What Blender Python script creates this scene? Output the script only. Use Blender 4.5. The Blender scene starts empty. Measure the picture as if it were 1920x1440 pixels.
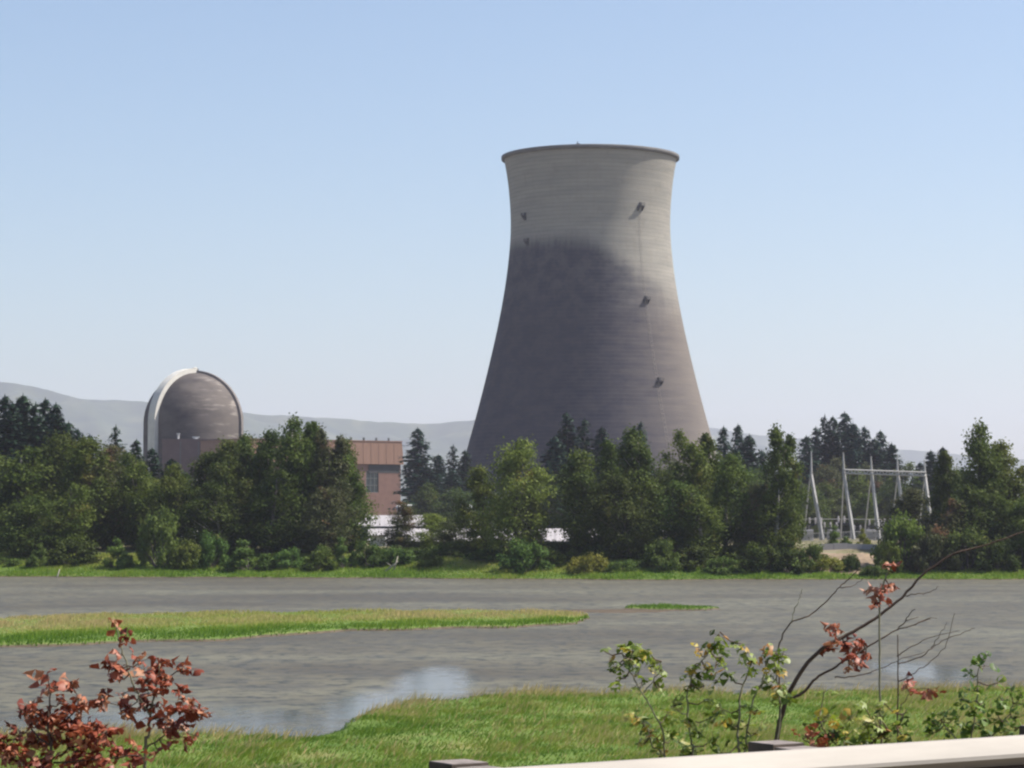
import bpy, math, random
import numpy as np
from mathutils import Vector, Matrix
C = bpy.context
SC = C.scene
COL = SC.collection
R = math.radians
rnd = random.Random(7)

# ------------------------------------------------------------------ camera, sky, sun, exposure
F = 4800.0                      # focal length in photo pixels (photo 1920 wide)
PITCH = math.atan(265.0 / F)
CAMZ = 8.0
cam_d = bpy.data.cameras.new('camera')
cam_d.lens = F / 1920 * 36
cam_d.sensor_width = 36
cam_d.clip_start = 0.5
cam_d.clip_end = 40000
cam = bpy.data.objects.new('camera', cam_d)
COL.objects.link(cam)
cam.location = (0, 0, CAMZ)
cam.rotation_euler = (R(90) + PITCH, 0, 0)
SC.camera = cam

SUN_EL, SUN_AZ = 52.0, 85.0     # azimuth from the view direction, to the right
world = bpy.data.worlds.new('World')
SC.world = world
world.use_nodes = True
wn = world.node_tree
wn.nodes.clear()
sky = wn.nodes.new('ShaderNodeTexSky')
sky.sky_type = 'NISHITA'
sky.sun_disc = False
sky.sun_elevation = R(SUN_EL)
sky.sun_rotation = R(SUN_AZ)
sky.altitude = 0
sky.air_density = 1.0
sky.dust_density = 1.3
sky.ozone_density = 2.4
bg = wn.nodes.new('ShaderNodeBackground')
bg.inputs[1].default_value = 0.097
wo = wn.nodes.new('ShaderNodeOutputWorld')
wn.links.new(sky.outputs[0], bg.inputs[0])
wn.links.new(bg.outputs[0], wo.inputs[0])

sun_d = bpy.data.lights.new('sun', 'SUN')
sun_d.energy = 5.0
sun_d.angle = R(0.53)
sun_d.color = (1.0, 0.94, 0.85)
sun = bpy.data.objects.new('sun', sun_d)
COL.objects.link(sun)
sv = Vector((math.sin(R(SUN_AZ)) * math.cos(R(SUN_EL)), math.cos(R(SUN_AZ)) * math.cos(R(SUN_EL)), math.sin(R(SUN_EL))))
sun.rotation_euler = sv.to_track_quat('Z', 'Y').to_euler()
sun.location = (0, 0, 60)

SC.view_settings.view_transform = 'Standard'
SC.view_settings.look = 'None'
SC.view_settings.gamma = 1
SC.view_settings.exposure = 0.70
SC.view_settings.use_curve_mapping = False
cy = SC.cycles
cy.use_denoising = True
cy.max_bounces = 6
cy.volume_bounces = 1
cy.transparent_max_bounces = 6
cy.use_adaptive_sampling = True
cy.adaptive_threshold = 0.02
cy.filter_width = 2.35
SC.render.filter_size = 2.35
HAZE = 0.000065

# ------------------------------------------------------------------ helpers
def ray(px, py):
    a, b = (px - 960) / F, (720 - py) / F
    y = math.cos(PITCH) - math.sin(PITCH) * b
    z = math.sin(PITCH) + math.cos(PITCH) * b
    return a / y, z / y
def at(px, py, Y):
    a, b = ray(px, py)
    return Vector((a * Y, Y, CAMZ + b * Y))
def onz(px, py, z=0.0):
    a, b = ray(px, py)
    Y = (z - CAMZ) / b
    return Vector((a * Y, Y, z))

def np_mesh(name, V, n):
    """V: (k*n,3) loose polygons of n corners"""
    V = np.asarray(V, dtype=np.float32)
    k = len(V) // n
    me = bpy.data.meshes.new(name)
    me.vertices.add(len(V))
    me.vertices.foreach_set('co', V.ravel())
    me.loops.add(k * n)
    me.loops.foreach_set('vertex_index', np.arange(k * n, dtype=np.int32))
    me.polygons.add(k)
    me.polygons.foreach_set('loop_start', np.arange(0, k * n, n, dtype=np.int32))
    me.polygons.foreach_set('loop_total', np.full(k, n, dtype=np.int32))
    me.update(calc_edges=True)
    return me

class MB:
    def __init__(s): s.v = []; s.f = []
    def quadbox(s, p):           # p: 8 points bottom 4, top 4
        b = len(s.v); s.v += [tuple(q) for q in p]
        for f in ((3,2,1,0),(4,5,6,7),(0,1,5,4),(1,2,6,5),(2,3,7,6),(3,0,4,7)):
            s.f.append(tuple(b + i for i in f))
        return s
    def box(s, x0, x1, y0, y1, z0, z1):
        return s.quadbox([(x0,y0,z0),(x1,y0,z0),(x1,y1,z0),(x0,y1,z0),(x0,y0,z1),(x1,y0,z1),(x1,y1,z1),(x0,y1,z1)])
    def tube(s, pts, rad, n=6, cap=True):
        pts = [Vector(p) for p in pts]
        if not hasattr(rad, '__len__'): rad = [rad] * len(pts)
        rings = []
        for i, p in enumerate(pts):
            d = (pts[min(i+1, len(pts)-1)] - pts[max(i-1, 0)])
            if d.length < 1e-9: d = Vector((0,0,1))
            d.normalize()
            u = d.cross(Vector((0, 1, 0.13)))
            if u.length < 1e-3: u = d.cross(Vector((1, 0, 0)))
            u.normalize(); w = d.cross(u)
            b = len(s.v)
            for k in range(n):
                a = 2 * math.pi * k / n
                s.v.append(tuple(p + (u * math.cos(a) + w * math.sin(a)) * rad[i]))
            rings.append(b)
        for a, b in zip(rings, rings[1:]):
            for k in range(n):
                s.f.append((a + k, a + (k+1) % n, b + (k+1) % n, b + k))
        if cap:
            s.f.append(tuple(rings[0] + k for k in range(n))[::-1])
            s.f.append(tuple(rings[-1] + k for k in range(n)))
        return s
    def lathe(s, prof, n=48, cap=False):
        rings = []
        for (r, z) in prof:
            b = len(s.v)
            for k in range(n):
                a = 2 * math.pi * k / n
                s.v.append((r * math.cos(a), r * math.sin(a), z))
            rings.append(b)
        for a, b in zip(rings, rings[1:]):
            for k in range(n):
                s.f.append((a + k, a + (k+1) % n, b + (k+1) % n, b + k))
        return s
    def mesh(s, name, smooth=False):
        me = bpy.data.meshes.new(name)
        me.from_pydata(s.v, [], s.f)
        if smooth:
            me.polygons.foreach_set('use_smooth', [True] * len(me.polygons))
        me.update()
        return me

def link(name, me, mat=None, parent=None, loc=None):
    o = bpy.data.objects.new(name, me)
    COL.objects.link(o)
    if mat is not None and me is not None and not me.materials: me.materials.append(mat)
    if parent: o.parent = parent
    if loc is not None: o.location = loc
    return o
def tag(o, label=None, cat=None, group=None, kind=None):
    if label: o['label'] = label
    if cat: o['category'] = cat
    if group: o['group'] = group
    if kind: o['kind'] = kind
    return o
def thing(name, label, cat, loc=(0,0,0), rz=0.0, group=None):
    o = bpy.data.objects.new(name, None)
    o.empty_display_size = 0.5
    COL.objects.link(o)
    o.location = loc; o.rotation_euler = (0, 0, rz)
    return tag(o, label, cat, group)

# ------------------------------------------------------------------ materials
def mat_new(name):
    m = bpy.data.materials.new(name); m.use_nodes = True
    nt = m.node_tree; nt.nodes.clear()
    out = nt.nodes.new('ShaderNodeOutputMaterial')
    return m, nt, out
def N(nt, t, **kw):
    n = nt.nodes.new(t)
    for k, v in kw.items():
        if k in n.inputs: n.inputs[k].default_value = v
        else: setattr(n, k, v)
    return n
def noise(nt, scale, detail=4, rough=.55, coords='Object', stretch=None, seedloc=None):
    tc = N(nt, 'ShaderNodeTexCoord')
    mp = N(nt, 'ShaderNodeMapping')
    if stretch: mp.inputs['Scale'].default_value = stretch
    if seedloc: mp.inputs['Location'].default_value = seedloc
    if coords == 'Position':
        g = N(nt, 'ShaderNodeNewGeometry'); nt.links.new(g.outputs['Position'], mp.inputs[0])
    else:
        nt.links.new(tc.outputs[coords], mp.inputs[0])
    n = N(nt, 'ShaderNodeTexNoise'); n.inputs['Scale'].default_value = scale
    n.inputs['Detail'].default_value = detail; n.inputs['Roughness'].default_value = rough
    nt.links.new(mp.outputs[0], n.inputs['Vector'])
    return n.outputs['Fac']
def ramp(nt, fac, stops):
    r = N(nt, 'ShaderNodeValToRGB')
    el = r.color_ramp.elements
    while len(el) > 1: el.remove(el[0])
    el[0].position = stops[0][0]; el[0].color = (*stops[0][1], 1)
    for p, c in stops[1:]:
        e = el.new(p); e.color = (*c, 1)
    nt.links.new(fac, r.inputs[0])
    return r.outputs[0]
def mixc(nt, fac, a, b, mode='MIX'):
    m = N(nt, 'ShaderNodeMix', data_type='RGBA', blend_type=mode)
    for sock, v in ((m.inputs[0], fac), (m.inputs[6], a), (m.inputs[7], b)):
        if isinstance(v, (int, float)): sock.default_value = v
        elif isinstance(v, tuple): sock.default_value = (*v, 1)
        else: nt.links.new(v, sock)
    return m.outputs[2]
def math_(nt, op, a, b=0.0, c=None, clamp=False):
    m = N(nt, 'ShaderNodeMath', operation=op); m.use_clamp = clamp
    for i, v in enumerate((a, b) if c is None else (a, b, c)):
        if isinstance(v, (int, float)): m.inputs[i].default_value = v
        else: nt.links.new(v, m.inputs[i])
    return m.outputs[0]
def maprange(nt, v, a, b, c=0.0, d=1.0, smooth=True):
    m = N(nt, 'ShaderNodeMapRange', interpolation_type='SMOOTHSTEP' if smooth else 'LINEAR')
    nt.links.new(v, m.inputs[0])
    for i, x in zip((1, 2, 3, 4), (a, b, c, d)): m.inputs[i].default_value = x
    return m.outputs[0]
def simple(name, col, rough=.7, var=.15, scale=.6, bump=0.0, metal=0.0, spec=.3, stretch=None):
    m, nt, out = mat_new(name)
    b = N(nt, 'ShaderNodeBsdfPrincipled')
    f = noise(nt, scale, 5, stretch=stretch)
    lo = tuple(c * (1 - var) for c in col); hi = tuple(min(1, c * (1 + var)) for c in col)
    nt.links.new(ramp(nt, f, [(.3, lo), (.7, hi)]), b.inputs['Base Color'])
    b.inputs['Roughness'].default_value = rough; b.inputs['Metallic'].default_value = metal
    b.inputs['Specular IOR Level'].default_value = spec
    if bump:
        bp = N(nt, 'ShaderNodeBump'); bp.inputs['Strength'].default_value = bump
        nt.links.new(noise(nt, scale * 8, 4), bp.inputs['Height']); nt.links.new(bp.outputs[0], b.inputs['Normal'])
    nt.links.new(b.outputs[0], out.inputs[0])
    return m
def leafmat(name, c1, c2, c3=None, scale=.35, transl=.36, rough=.55, amount3=.62):
    """foliage: clump-scale colour differences, per-tree tint, some light passing through"""
    m, nt, out = mat_new(name)
    oi = N(nt, 'ShaderNodeObjectInfo')
    f = noise(nt, scale, 3, coords='Position')
    col = ramp(nt, f, [(.32, c1), (.66, c2)])
    if c3:
        f3 = noise(nt, scale * .55, 2, coords='Position', seedloc=(31, 7, 3))
        col = mixc(nt, maprange(nt, f3, amount3, amount3 + .12), col, c3)
    hs = N(nt, 'ShaderNodeHueSaturation')
    nt.links.new(col, hs.inputs['Color'])
    nt.links.new(maprange(nt, oi.outputs['Random'], 0, 1, .474, .514, False), hs.inputs['Hue'])
    w = math_(nt, 'FRACT', math_(nt, 'MULTIPLY', oi.outputs['Random'], 17.3))
    nt.links.new(maprange(nt, w, 0, 1, .76, 1.28, False), hs.inputs['Value'])
    b = N(nt, 'ShaderNodeBsdfPrincipled'); b.inputs['Roughness'].default_value = rough
    b.inputs['Specular IOR Level'].default_value = .08
    t = N(nt, 'ShaderNodeBsdfTranslucent')
    nt.links.new(hs.outputs[0], b.inputs['Base Color']); nt.links.new(hs.outputs[0], t.inputs['Color'])
    mx = N(nt, 'ShaderNodeMixShader'); mx.inputs[0].default_value = transl
    nt.links.new(b.outputs[0], mx.inputs[1]); nt.links.new(t.outputs[0], mx.inputs[2])
    nt.links.new(mx.outputs[0], out.inputs[0])
    return m
M = {}
M['broad_dark'] = leafmat('leaves_dark_green', (.030, .056, .012), (.078, .112, .022), (.115, .12, .03))
M['broad_mid'] = leafmat('leaves_mid_green', (.048, .078, .014), (.125, .160, .030), (.17, .155, .035))
M['broad_light'] = leafmat('leaves_light_green', (.085, .13, .022), (.16, .21, .045), (.23, .20, .04))
M['broad_dry'] = leafmat('leaves_brownish_green', (.055, .075, .026), (.10, .105, .045), (.17, .10, .05), amount3=.58)
M['conifer'] = leafmat('conifer_needles', (.014, .036, .020), (.030, .062, .034), scale=.5, transl=.08)
M['conifer_far'] = leafmat('conifer_needles_blue', (.018, .042, .030), (.034, .066, .044), scale=.5, transl=.08)
M['shrub_green'] = leafmat('shrub_leaves', (.055, .10, .022), (.10, .155, .035), (.17, .17, .04), scale=.5)
M['shrub_yellow'] = leafmat('shrub_leaves_yellow', (.13, .16, .03), (.22, .23, .04), scale=.5)
M['bark'] = simple('bark', (.10, .085, .07), .9, .35, 1.5)
M['pale_bark'] = simple('pale_bark', (.26, .24, .21), .9, .3, 1.5)

# ------------------------------------------------------------------ ground heights
def npts(lst):
    a = np.array([tuple(onz(x, y))[:2] for x, y in lst]); a = a[np.argsort(a[:, 0])]; return a
NEAR = npts([(-600,1398),(-100,1396),(200,1390),(560,1392),(636,1384),(690,1346),(760,1332),(880,1322),(1000,1316),(1300,1309),(1600,1303),(2000,1296),(2500,1294)])
FAR = npts([(-600,1081),(0,1082),(300,1083),(600,1084),(900,1086),(1200,1088),(1500,1087),(2000,1087),(2600,1086)])
ISB = npts([(-200,1224),(0,1215),(100,1212),(300,1203),(420,1203),(500,1194),(650,1184),(800,1181),(880,1178),(960,1178),(1080,1170),(1106,1160)])
IST = npts([(-260,1168),(0,1164),(150,1158),(400,1154),(700,1150),(900,1148),(1050,1152),(1106,1159)])
P1, P2 = onz(940, 1440, 6.9), onz(1920, 1378, 6.9)   # top edge of the guard rail
RD = (P2 - P1).normalized(); RN = Vector((-RD.y, RD.x, 0))   # RN points away from the road, to the pond
def wob(x, y, s):
    return np.sin(x/s*1.7 + 1.3*np.sin(y/s*1.1)) * np.cos(y/s*1.3 + .9*np.sin(x/s*.8 + 2))
def sstep(t): t = np.clip(t, 0, 1); return t*t*(3-2*t)
def H(x, y):
    x = np.asarray(x, float); y = np.asarray(y, float)
    z = np.full(np.broadcast(x, y).shape, -1.0)
    sh = np.interp(x, NEAR[:,0], NEAR[:,1]) + .9*wob(x, y*0, 1.7) + .4*wob(x, y*0, .6)
    mead = .30 + .10*wob(x, y, 6.) + .06*wob(x, y, 2.3)
    z = np.where(y < sh + 3, -1 + (mead + 1) * sstep((sh + 1.2 - y) / 2.6 + 0.42), z)
    d = (x - P1.x)*RN.x + (y - P1.y)*RN.y
    emb = np.clip(6.2 - np.clip(d - 1.2, 0, 99) * .5, -9, 6.2) + .05*wob(x, y, 1.1)*(d > 1)
    z = np.maximum(z, emb)
    # island
    tip = onz(1106, 1159)
    b = np.interp(x, ISB[:,0], ISB[:,1]) + .8*wob(x, x*0, 1.9); t = np.interp(x, IST[:,0], IST[:,1]) + 1.2*wob(x, x*0+5, 3.1)
    m = np.minimum(y - b, (t - y)); m = np.where(x > tip.x, -3, m)
    z = np.where(m > -2, np.maximum(z, -1 + 1.22 * sstep((m + 2) / 2.6)), z)
    # second small island and the mud flat between the two
    for cx, cy_, rx, ry, h in ((15.3, 246., 4.6, 5.0, .2), (9.3, 240., 5.5, 5.5, .03)):
        q = 1 - np.sqrt(((x-cx)/rx)**2 + ((y-cy_)/ry)**2) + .07*wob(x, y, 1.3)
        z = np.maximum(z, np.where(q > -.3, -1 + (1+h) * sstep((q + .3) / .4), -1))
    # far side
    f = np.interp(x, FAR[:,0], FAR[:,1]) + 1.2*wob(x, y*0, 7) + .6*wob(x, y*0, 2.2)
    e = y - f
    far = np.interp(e, [-4, -.5, 1.0, 6, 20, 36, 400, 2500, 9000], [-1, -.1, .3, .8, 2.9, 4.2, 4.6, 5, 6]) + np.clip(e, 0, 30)/30*(.25*wob(x, y, 9))
    z = np.where(e > -4, np.maximum(z, far), z)
    return z
def h1(x, y): return float(H(x, y))

ys = np.concatenate([np.arange(-60, 12, 6), np.arange(12, 80, 2.), np.arange(80, 135, .6), np.arange(135, 168, 4), np.arange(168, 262, 1.2),
                     np.arange(262, 370, 8), np.arange(370, 450, 1.6), np.arange(450, 700, 20), np.geomspace(700, 12800, 20)])
us = np.concatenate([-np.geomspace(1, 40, 14)[::-1][:-1], np.linspace(-1, 1, 240), np.geomspace(1, 40, 14)[1:]])
hw = np.clip(.24*np.abs(ys) + 10, 0, 220)
X = us[None, :] * hw[:, None]; X = np.where(np.abs(us)[None,:] > 1, np.sign(us)*(hw[:,None] + (np.abs(us)-1)*120), X)
Yg = np.repeat(ys[:, None], len(us), 1)
Z = H(X, Yg)
nr, nc = X.shape
V = np.stack([X, Yg, Z], -1).reshape(-1, 3)
idx = np.arange(nr*nc).reshape(nr, nc)
Fq = np.stack([idx[:-1,:-1], idx[:-1,1:], idx[1:,1:], idx[1:,:-1]], -1).reshape(-1, 4)
gm = bpy.data.meshes.new('ground')
gm.from_pydata(V.tolist(), [], Fq.tolist()); gm.polygons.foreach_set('use_smooth', [True]*len(gm.polygons)); gm.update()
m, nt, out = mat_new('ground_soil')
b = N(nt, 'ShaderNodeBsdfPrincipled'); b.inputs['Roughness'].default_value = .95; b.inputs['Specular IOR Level'].default_value = .1
g = N(nt, 'ShaderNodeNewGeometry'); sx = N(nt, 'ShaderNodeSeparateXYZ'); nt.links.new(g.outputs['Position'], sx.inputs[0])
grassy = ramp(nt, noise(nt, .35, 6), [(.3, (.075, .13, .025)), (.55, (.12, .17, .04)), (.75, (.20, .19, .075))])
mud = ramp(nt, noise(nt, .8, 5), [(.35, (.075, .058, .042)), (.7, (.12, .095, .068))])
fz = maprange(nt, math_(nt, 'ADD', sx.outputs[2], math_(nt, 'MULTIPLY', noise(nt, 1.5, 3), .12)), .15, .27)
dryg = ramp(nt, noise(nt, .12, 6), [(.35, (.10, .10, .045)), (.6, (.20, .17, .11)), (.75, (.27, .24, .19))])
grassy = mixc(nt, maprange(nt, sx.outputs[2], 3.0, 4.0), grassy, dryg)
nt.links.new(mixc(nt, fz, mud, grassy), b.inputs['Base Color'])
bp = N(nt, 'ShaderNodeBump'); bp.inputs['Strength'].default_value = .6; nt.links.new(noise(nt, 3, 5), bp.inputs['Height']); nt.links.new(bp.outputs[0], b.inputs['Normal'])
nt.links.new(b.outputs[0], out.inputs[0])
tag(link('ground', gm, m), kind='structure')

# water of the pond: matted scum with streaks, opening to clear water near the meadow
wm = MB(); wm.v = [(-1500, -40, 0), (1500, -40, 0), (1500, 452, 0), (-1500, 452, 0)]; wm.f = [(0,1,2,3)]
m, nt, out = mat_new('pond_water')
g = N(nt, 'ShaderNodeNewGeometry'); sx = N(nt, 'ShaderNodeSeparateXYZ'); nt.links.new(g.outputs['Position'], sx.inputs[0])
px_, py_ = sx.outputs[0], sx.outputs[1]
sc1 = noise(nt, .03, 7, .62, 'Position', (.55, 1, 1))
sc2 = noise(nt, .22, 8, .75, 'Position', (1, 1.1, 1), (9, 3, 0))
scum = ramp(nt, sc1, [(.38, (.072, .061, .040)), (.5, (.108, .097, .064)), (.62, (.138, .130, .088))])
scum = mixc(nt, math_(nt, 'MULTIPLY', maprange(nt, sc2, .47, .60), .75), scum, (.066, .062, .050))
scum = mixc(nt, math_(nt, 'MULTIPLY', maprange(nt, noise(nt, .8, 7, .75, 'Position', (1, .8, 1), (40, 1, 0)), .505, .575), .8), scum, (.025, .028, .025))
dif = N(nt, 'ShaderNodeBsdfPrincipled'); dif.inputs['Roughness'].default_value = .62; dif.inputs['Specular IOR Level'].default_value = .30
nt.links.new(scum, dif.inputs['Base Color'])
bp0 = N(nt, 'ShaderNodeBump'); bp0.inputs['Strength'].default_value = .5; bp0.inputs['Distance'].default_value = .05
nt.links.new(noise(nt, 2.2, 5, .6, 'Position'), bp0.inputs['Height']); nt.links.new(bp0.outputs[0], dif.inputs['Normal'])
wat = N(nt, 'ShaderNodeBsdfPrincipled'); wat.inputs['Base Color'].default_value = (.03, .034, .030, 1); wat.inputs['Roughness'].default_value = .10
wat.inputs['IOR'].default_value = 1.33
bp1 = N(nt, 'ShaderNodeBump'); bp1.inputs['Strength'].default_value = .12; bp1.inputs['Distance'].default_value = .04
nt.links.new(noise(nt, 1.4, 4, .5, 'Position', (1, .45, 1)), bp1.inputs['Height']); nt.links.new(bp1.outputs[0], wat.inputs['Normal'])
def patch(cx, cy_, rx, ry):
    a = math_(nt, 'DIVIDE', math_(nt, 'SUBTRACT', px_, cx), rx); c = math_(nt, 'DIVIDE', math_(nt, 'SUBTRACT', py_, cy_), ry)
    r2 = math_(nt, 'ADD', math_(nt, 'MULTIPLY', a, a), math_(nt, 'MULTIPLY', c, c))
    return math_(nt, 'SUBTRACT', 1.0, r2, clamp=True)
opn = math_(nt, 'MAXIMUM', patch(-4.0, 130, 2.6, 20), math_(nt, 'MULTIPLY', patch(-14, 102, 13, 18), .65))
opn = math_(nt, 'MAXIMUM', opn, math_(nt, 'MULTIPLY', patch(-6.2, 112, 3.4, 18), .85))
opn = math_(nt, 'MAXIMUM', opn, math_(nt, 'MULTIPLY', patch(22.6, 142, 3.4, 16), .75))
opn = math_(nt, 'MULTIPLY', opn, math_(nt, 'ADD', -.35, math_(nt, 'MULTIPLY', noise(nt, .9, 7, .75, 'Position', (1, .55, 1), (3, 77, 0)), 2.7)))
opn = maprange(nt, opn, .02, .95, 0.03, .92)
mx = N(nt, 'ShaderNodeMixShader'); nt.links.new(opn, mx.inputs[0]); nt.links.new(dif.outputs[0], mx.inputs[1]); nt.links.new(wat.outputs[0], mx.inputs[2])
nt.links.new(mx.outputs[0], out.inputs[0])
tag(link('pond_water', wm.mesh('pond_water'), m), kind='structure')

# road behind the guard rail
rm = MB()
def rp(s, d, z): q = P1 + RD*s + RN*d; return (q.x, q.y, z)
for s0 in range(-60, 60, 10):
    rm.quadbox([rp(s0, -9, 6.1), rp(s0+10, -9, 6.1), rp(s0+10, -.9, 6.1), rp(s0, -.9, 6.1), rp(s0, -9, 6.27), rp(s0+10, -9, 6.27), rp(s0+10, -.9, 6.27), rp(s0, -.9, 6.27)])
tag(link('road', rm.mesh('road'), simple('asphalt', (.05, .05, .052), .9, .25, 3, .3)), kind='structure')

# hills far away
def hill(name, prof, Y, seed, depth, mat, base=4):
    xs = np.linspace(-1200, 3100, 260); top = np.interp(xs, [p[0] for p in prof], [p[1] for p in prof])
    n = 34; rows = []
    r_ = np.random.RandomState(seed)
    ph = r_.rand(8) * 6.28
    top = top + 1.0*np.sin(xs/37+ph[0]) + .7*np.sin(xs/17+ph[1]) + .45*np.sin(xs/6.3+ph[2]) + .35*r_.randn(len(xs))
    crest = np.array([at(x, y, Y).z for x, y in zip(xs, top)]); wx = (xs-960)/F*Y
    for j in range(n):
        t = j/(n-1)
        prof_ = math.sin(min(t/.72, 1)*math.pi/2)**1.15 if t <= .72 else math.cos((t-.72)/.28*math.pi/2)*.9+.1
        y = Y - depth*(.72 - t)
        gully = 1 - .16*np.abs(np.sin(wx/260 + 1.5*math.sin(t*5)+ph[3]))*math.sin(t*3.1) - .07*np.abs(np.sin(wx/90+t*4+ph[4]))*math.sin(t*3.1)
        zz = base + (crest-base)*prof_*gully
        if abs(t-.72) < .02: zz = crest
        rows.append(np.stack([wx*(y/Y), np.full_like(wx, y), zz], -1))
    V = np.array(rows).reshape(-1, 3); k = len(xs); idx = np.arange(n*k).reshape(n, k)
    Fq = np.stack([idx[:-1,:-1], idx[:-1,1:], idx[1:,1:], idx[1:,:-1]], -1).reshape(-1, 4)
    me = bpy.data.meshes.new(name); me.from_pydata(V.tolist(), [], Fq.tolist()); me.polygons.foreach_set('use_smooth', [True]*len(me.polygons)); me.update()
    return tag(link(name, me, mat), kind='structure')
mh, nt, out = mat_new('hill_forest')
b = N(nt, 'ShaderNodeBsdfPrincipled'); b.inputs['Roughness'].default_value = .95
c1 = ramp(nt, noise(nt, .006, 7, .6), [(.38, (.020, .038, .020)), (.55, (.045, .065, .03)), (.68, (.10, .11, .055))])
nt.links.new(c1, b.inputs['Base Color']); nt.links.new(b.outputs[0], out.inputs[0])
hill('hills', [(-1200,690),(-300,700),(0,716),(60,724),(110,737),(150,747),(270,753),(380,764),(455,773),(500,779),(620,782),(700,790),(760,795),(820,793),(890,786),(960,790),(1050,798),(1200,804),(1340,815),(1500,850),(2000,900),(3100,930)], 9500, 3, 3000, mh)
hill('hills', [(-1200,830),(0,850),(700,842),(1000,815),(1200,800),(1340,803),(1420,816),(1500,822),(1600,832),(1700,842),(1750,848),(1850,858),(2000,862),(3100,850)], 11500, 9, 1500, mh)

# haze
hz = MB(); hz.box(-15500, 15500, -120, 13600, -3, 620)
m, nt, out = mat_new('haze_air')
pv = N(nt, 'ShaderNodeVolumePrincipled'); pv.inputs['Color'].default_value = (.82, .82, 1, 1); pv.inputs['Density'].default_value = HAZE
pv.inputs['Anisotropy'].default_value = .3
nt.links.new(pv.outputs[0], out.inputs['Volume'])
tag(link('haze', hz.mesh('haze'), m), kind='stuff')

# ------------------------------------------------------------------ cooling tower
TY = 1100.0; KT = TY / F
tw = at(1108, 985, TY); TX = tw.x
tower = thing('cooling_tower', 'huge hyperboloid concrete cooling tower with dark sooty lower half', 'cooling tower', (TX, TY, 4.5))
# profile: (photo y, half width px)
prof = [(292,166.5),(296,163.5),(310,160.5),(340,155.5),(370,152.5),(400,150.5),(430,150),(460,151.5),(500,155.5),(540,161),(580,168),(620,176),(660,185),(700,194.5),(740,204.5),(780,215),(820,226),(860,237),(900,248),(928,256)]
py = np.array([p[0] for p in prof]); pr = np.array([p[1] for p in prof])
yy = np.linspace(296, 928, 90)
rr = np.interp(yy, py, pr); k = np.ones(5)/5; rs = np.convolve(np.pad(rr, 2, mode='edge'), k, 'valid'); rs[:2] = rr[:2]
zz = np.array([at(1108, y, TY).z for y in yy]) - 4.5; rad = rs*KT*1.0
shell = MB()
outer = list(zip(rad, zz)); inner = [(r-.9, z) for r, z in outer[::-1]]
shell.lathe(outer + inner + [outer[0]], 160)
m, nt, out = mat_new('stained_concrete')
b = N(nt, 'ShaderNodeBsdfPrincipled'); b.inputs['Roughness'].default_value = .9; b.inputs['Specular IOR Level'].default_value = .15
tc = N(nt, 'ShaderNodeTexCoord'); sx = N(nt, 'ShaderNodeSeparateXYZ'); nt.links.new(tc.outputs['Object'], sx.inputs[0])
ox, oy, oz = sx.outputs
ang = math_(nt, 'ARCTAN2', ox, math_(nt, 'MULTIPLY', oy, -1.0))      # 0 = facing the pond, + = east side
# formwork lifts and vertical joints, rain streaks
lift = N(nt, 'ShaderNodeTexWave', bands_direction='Z', wave_profile='SAW'); lift.inputs['Scale'].default_value = .19; lift.inputs['Distortion'].default_value = .25; lift.inputs['Detail'].default_value = 1
nt.links.new(tc.outputs['Object'], lift.inputs['Vector'])
cx = N(nt, 'ShaderNodeCombineXYZ'); nt.links.new(math_(nt, 'MULTIPLY', ang, 14.0), cx.inputs[0]); nt.links.new(math_(nt, 'MULTIPLY', oz, .035), cx.inputs[1])
st = N(nt, 'ShaderNodeTexNoise'); st.inputs['Scale'].default_value = 1.6; st.inputs['Detail'].default_value = 6; st.inputs['Roughness'].default_value = .65; nt.links.new(cx.outputs[0], st.inputs['Vector'])
cx2 = N(nt, 'ShaderNodeCombineXYZ'); nt.links.new(math_(nt, 'MULTIPLY', ang, 1.5), cx2.inputs[0]); nt.links.new(math_(nt, 'MULTIPLY', oz, .30), cx2.inputs[1])
hb = N(nt, 'ShaderNodeTexNoise'); hb.inputs['Scale'].default_value = 1.0; hb.inputs['Detail'].default_value = 5; hb.inputs['Roughness'].default_value = .6; nt.links.new(cx2.outputs[0], hb.inputs['Vector'])
base = ramp(nt, hb.outputs['Fac'], [(.3, (.235, .228, .205)), (.7, (.325, .302, .265))])
base = mixc(nt, math_(nt, 'MULTIPLY', maprange(nt, st.outputs['Fac'], .45, .75), .35), base, (.24, .215, .185))
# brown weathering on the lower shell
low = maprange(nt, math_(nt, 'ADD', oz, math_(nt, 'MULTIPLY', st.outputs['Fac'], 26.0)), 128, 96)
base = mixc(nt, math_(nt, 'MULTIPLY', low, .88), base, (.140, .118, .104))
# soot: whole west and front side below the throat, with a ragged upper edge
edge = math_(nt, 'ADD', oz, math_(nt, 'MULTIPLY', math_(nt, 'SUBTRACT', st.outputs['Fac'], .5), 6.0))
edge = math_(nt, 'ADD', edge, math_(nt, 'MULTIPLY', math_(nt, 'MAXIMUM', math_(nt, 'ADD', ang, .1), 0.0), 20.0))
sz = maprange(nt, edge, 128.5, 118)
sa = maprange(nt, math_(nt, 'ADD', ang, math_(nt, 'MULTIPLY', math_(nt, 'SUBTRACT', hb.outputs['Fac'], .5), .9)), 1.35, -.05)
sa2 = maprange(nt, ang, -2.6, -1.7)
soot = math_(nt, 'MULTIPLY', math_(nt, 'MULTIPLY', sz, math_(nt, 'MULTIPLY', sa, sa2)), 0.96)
wv = N(nt, 'ShaderNodeTexNoise'); wv.inputs['Scale'].default_value = 1.0; wv.inputs['Detail'].default_value = 8; wv.inputs['Roughness'].default_value = .72
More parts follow.
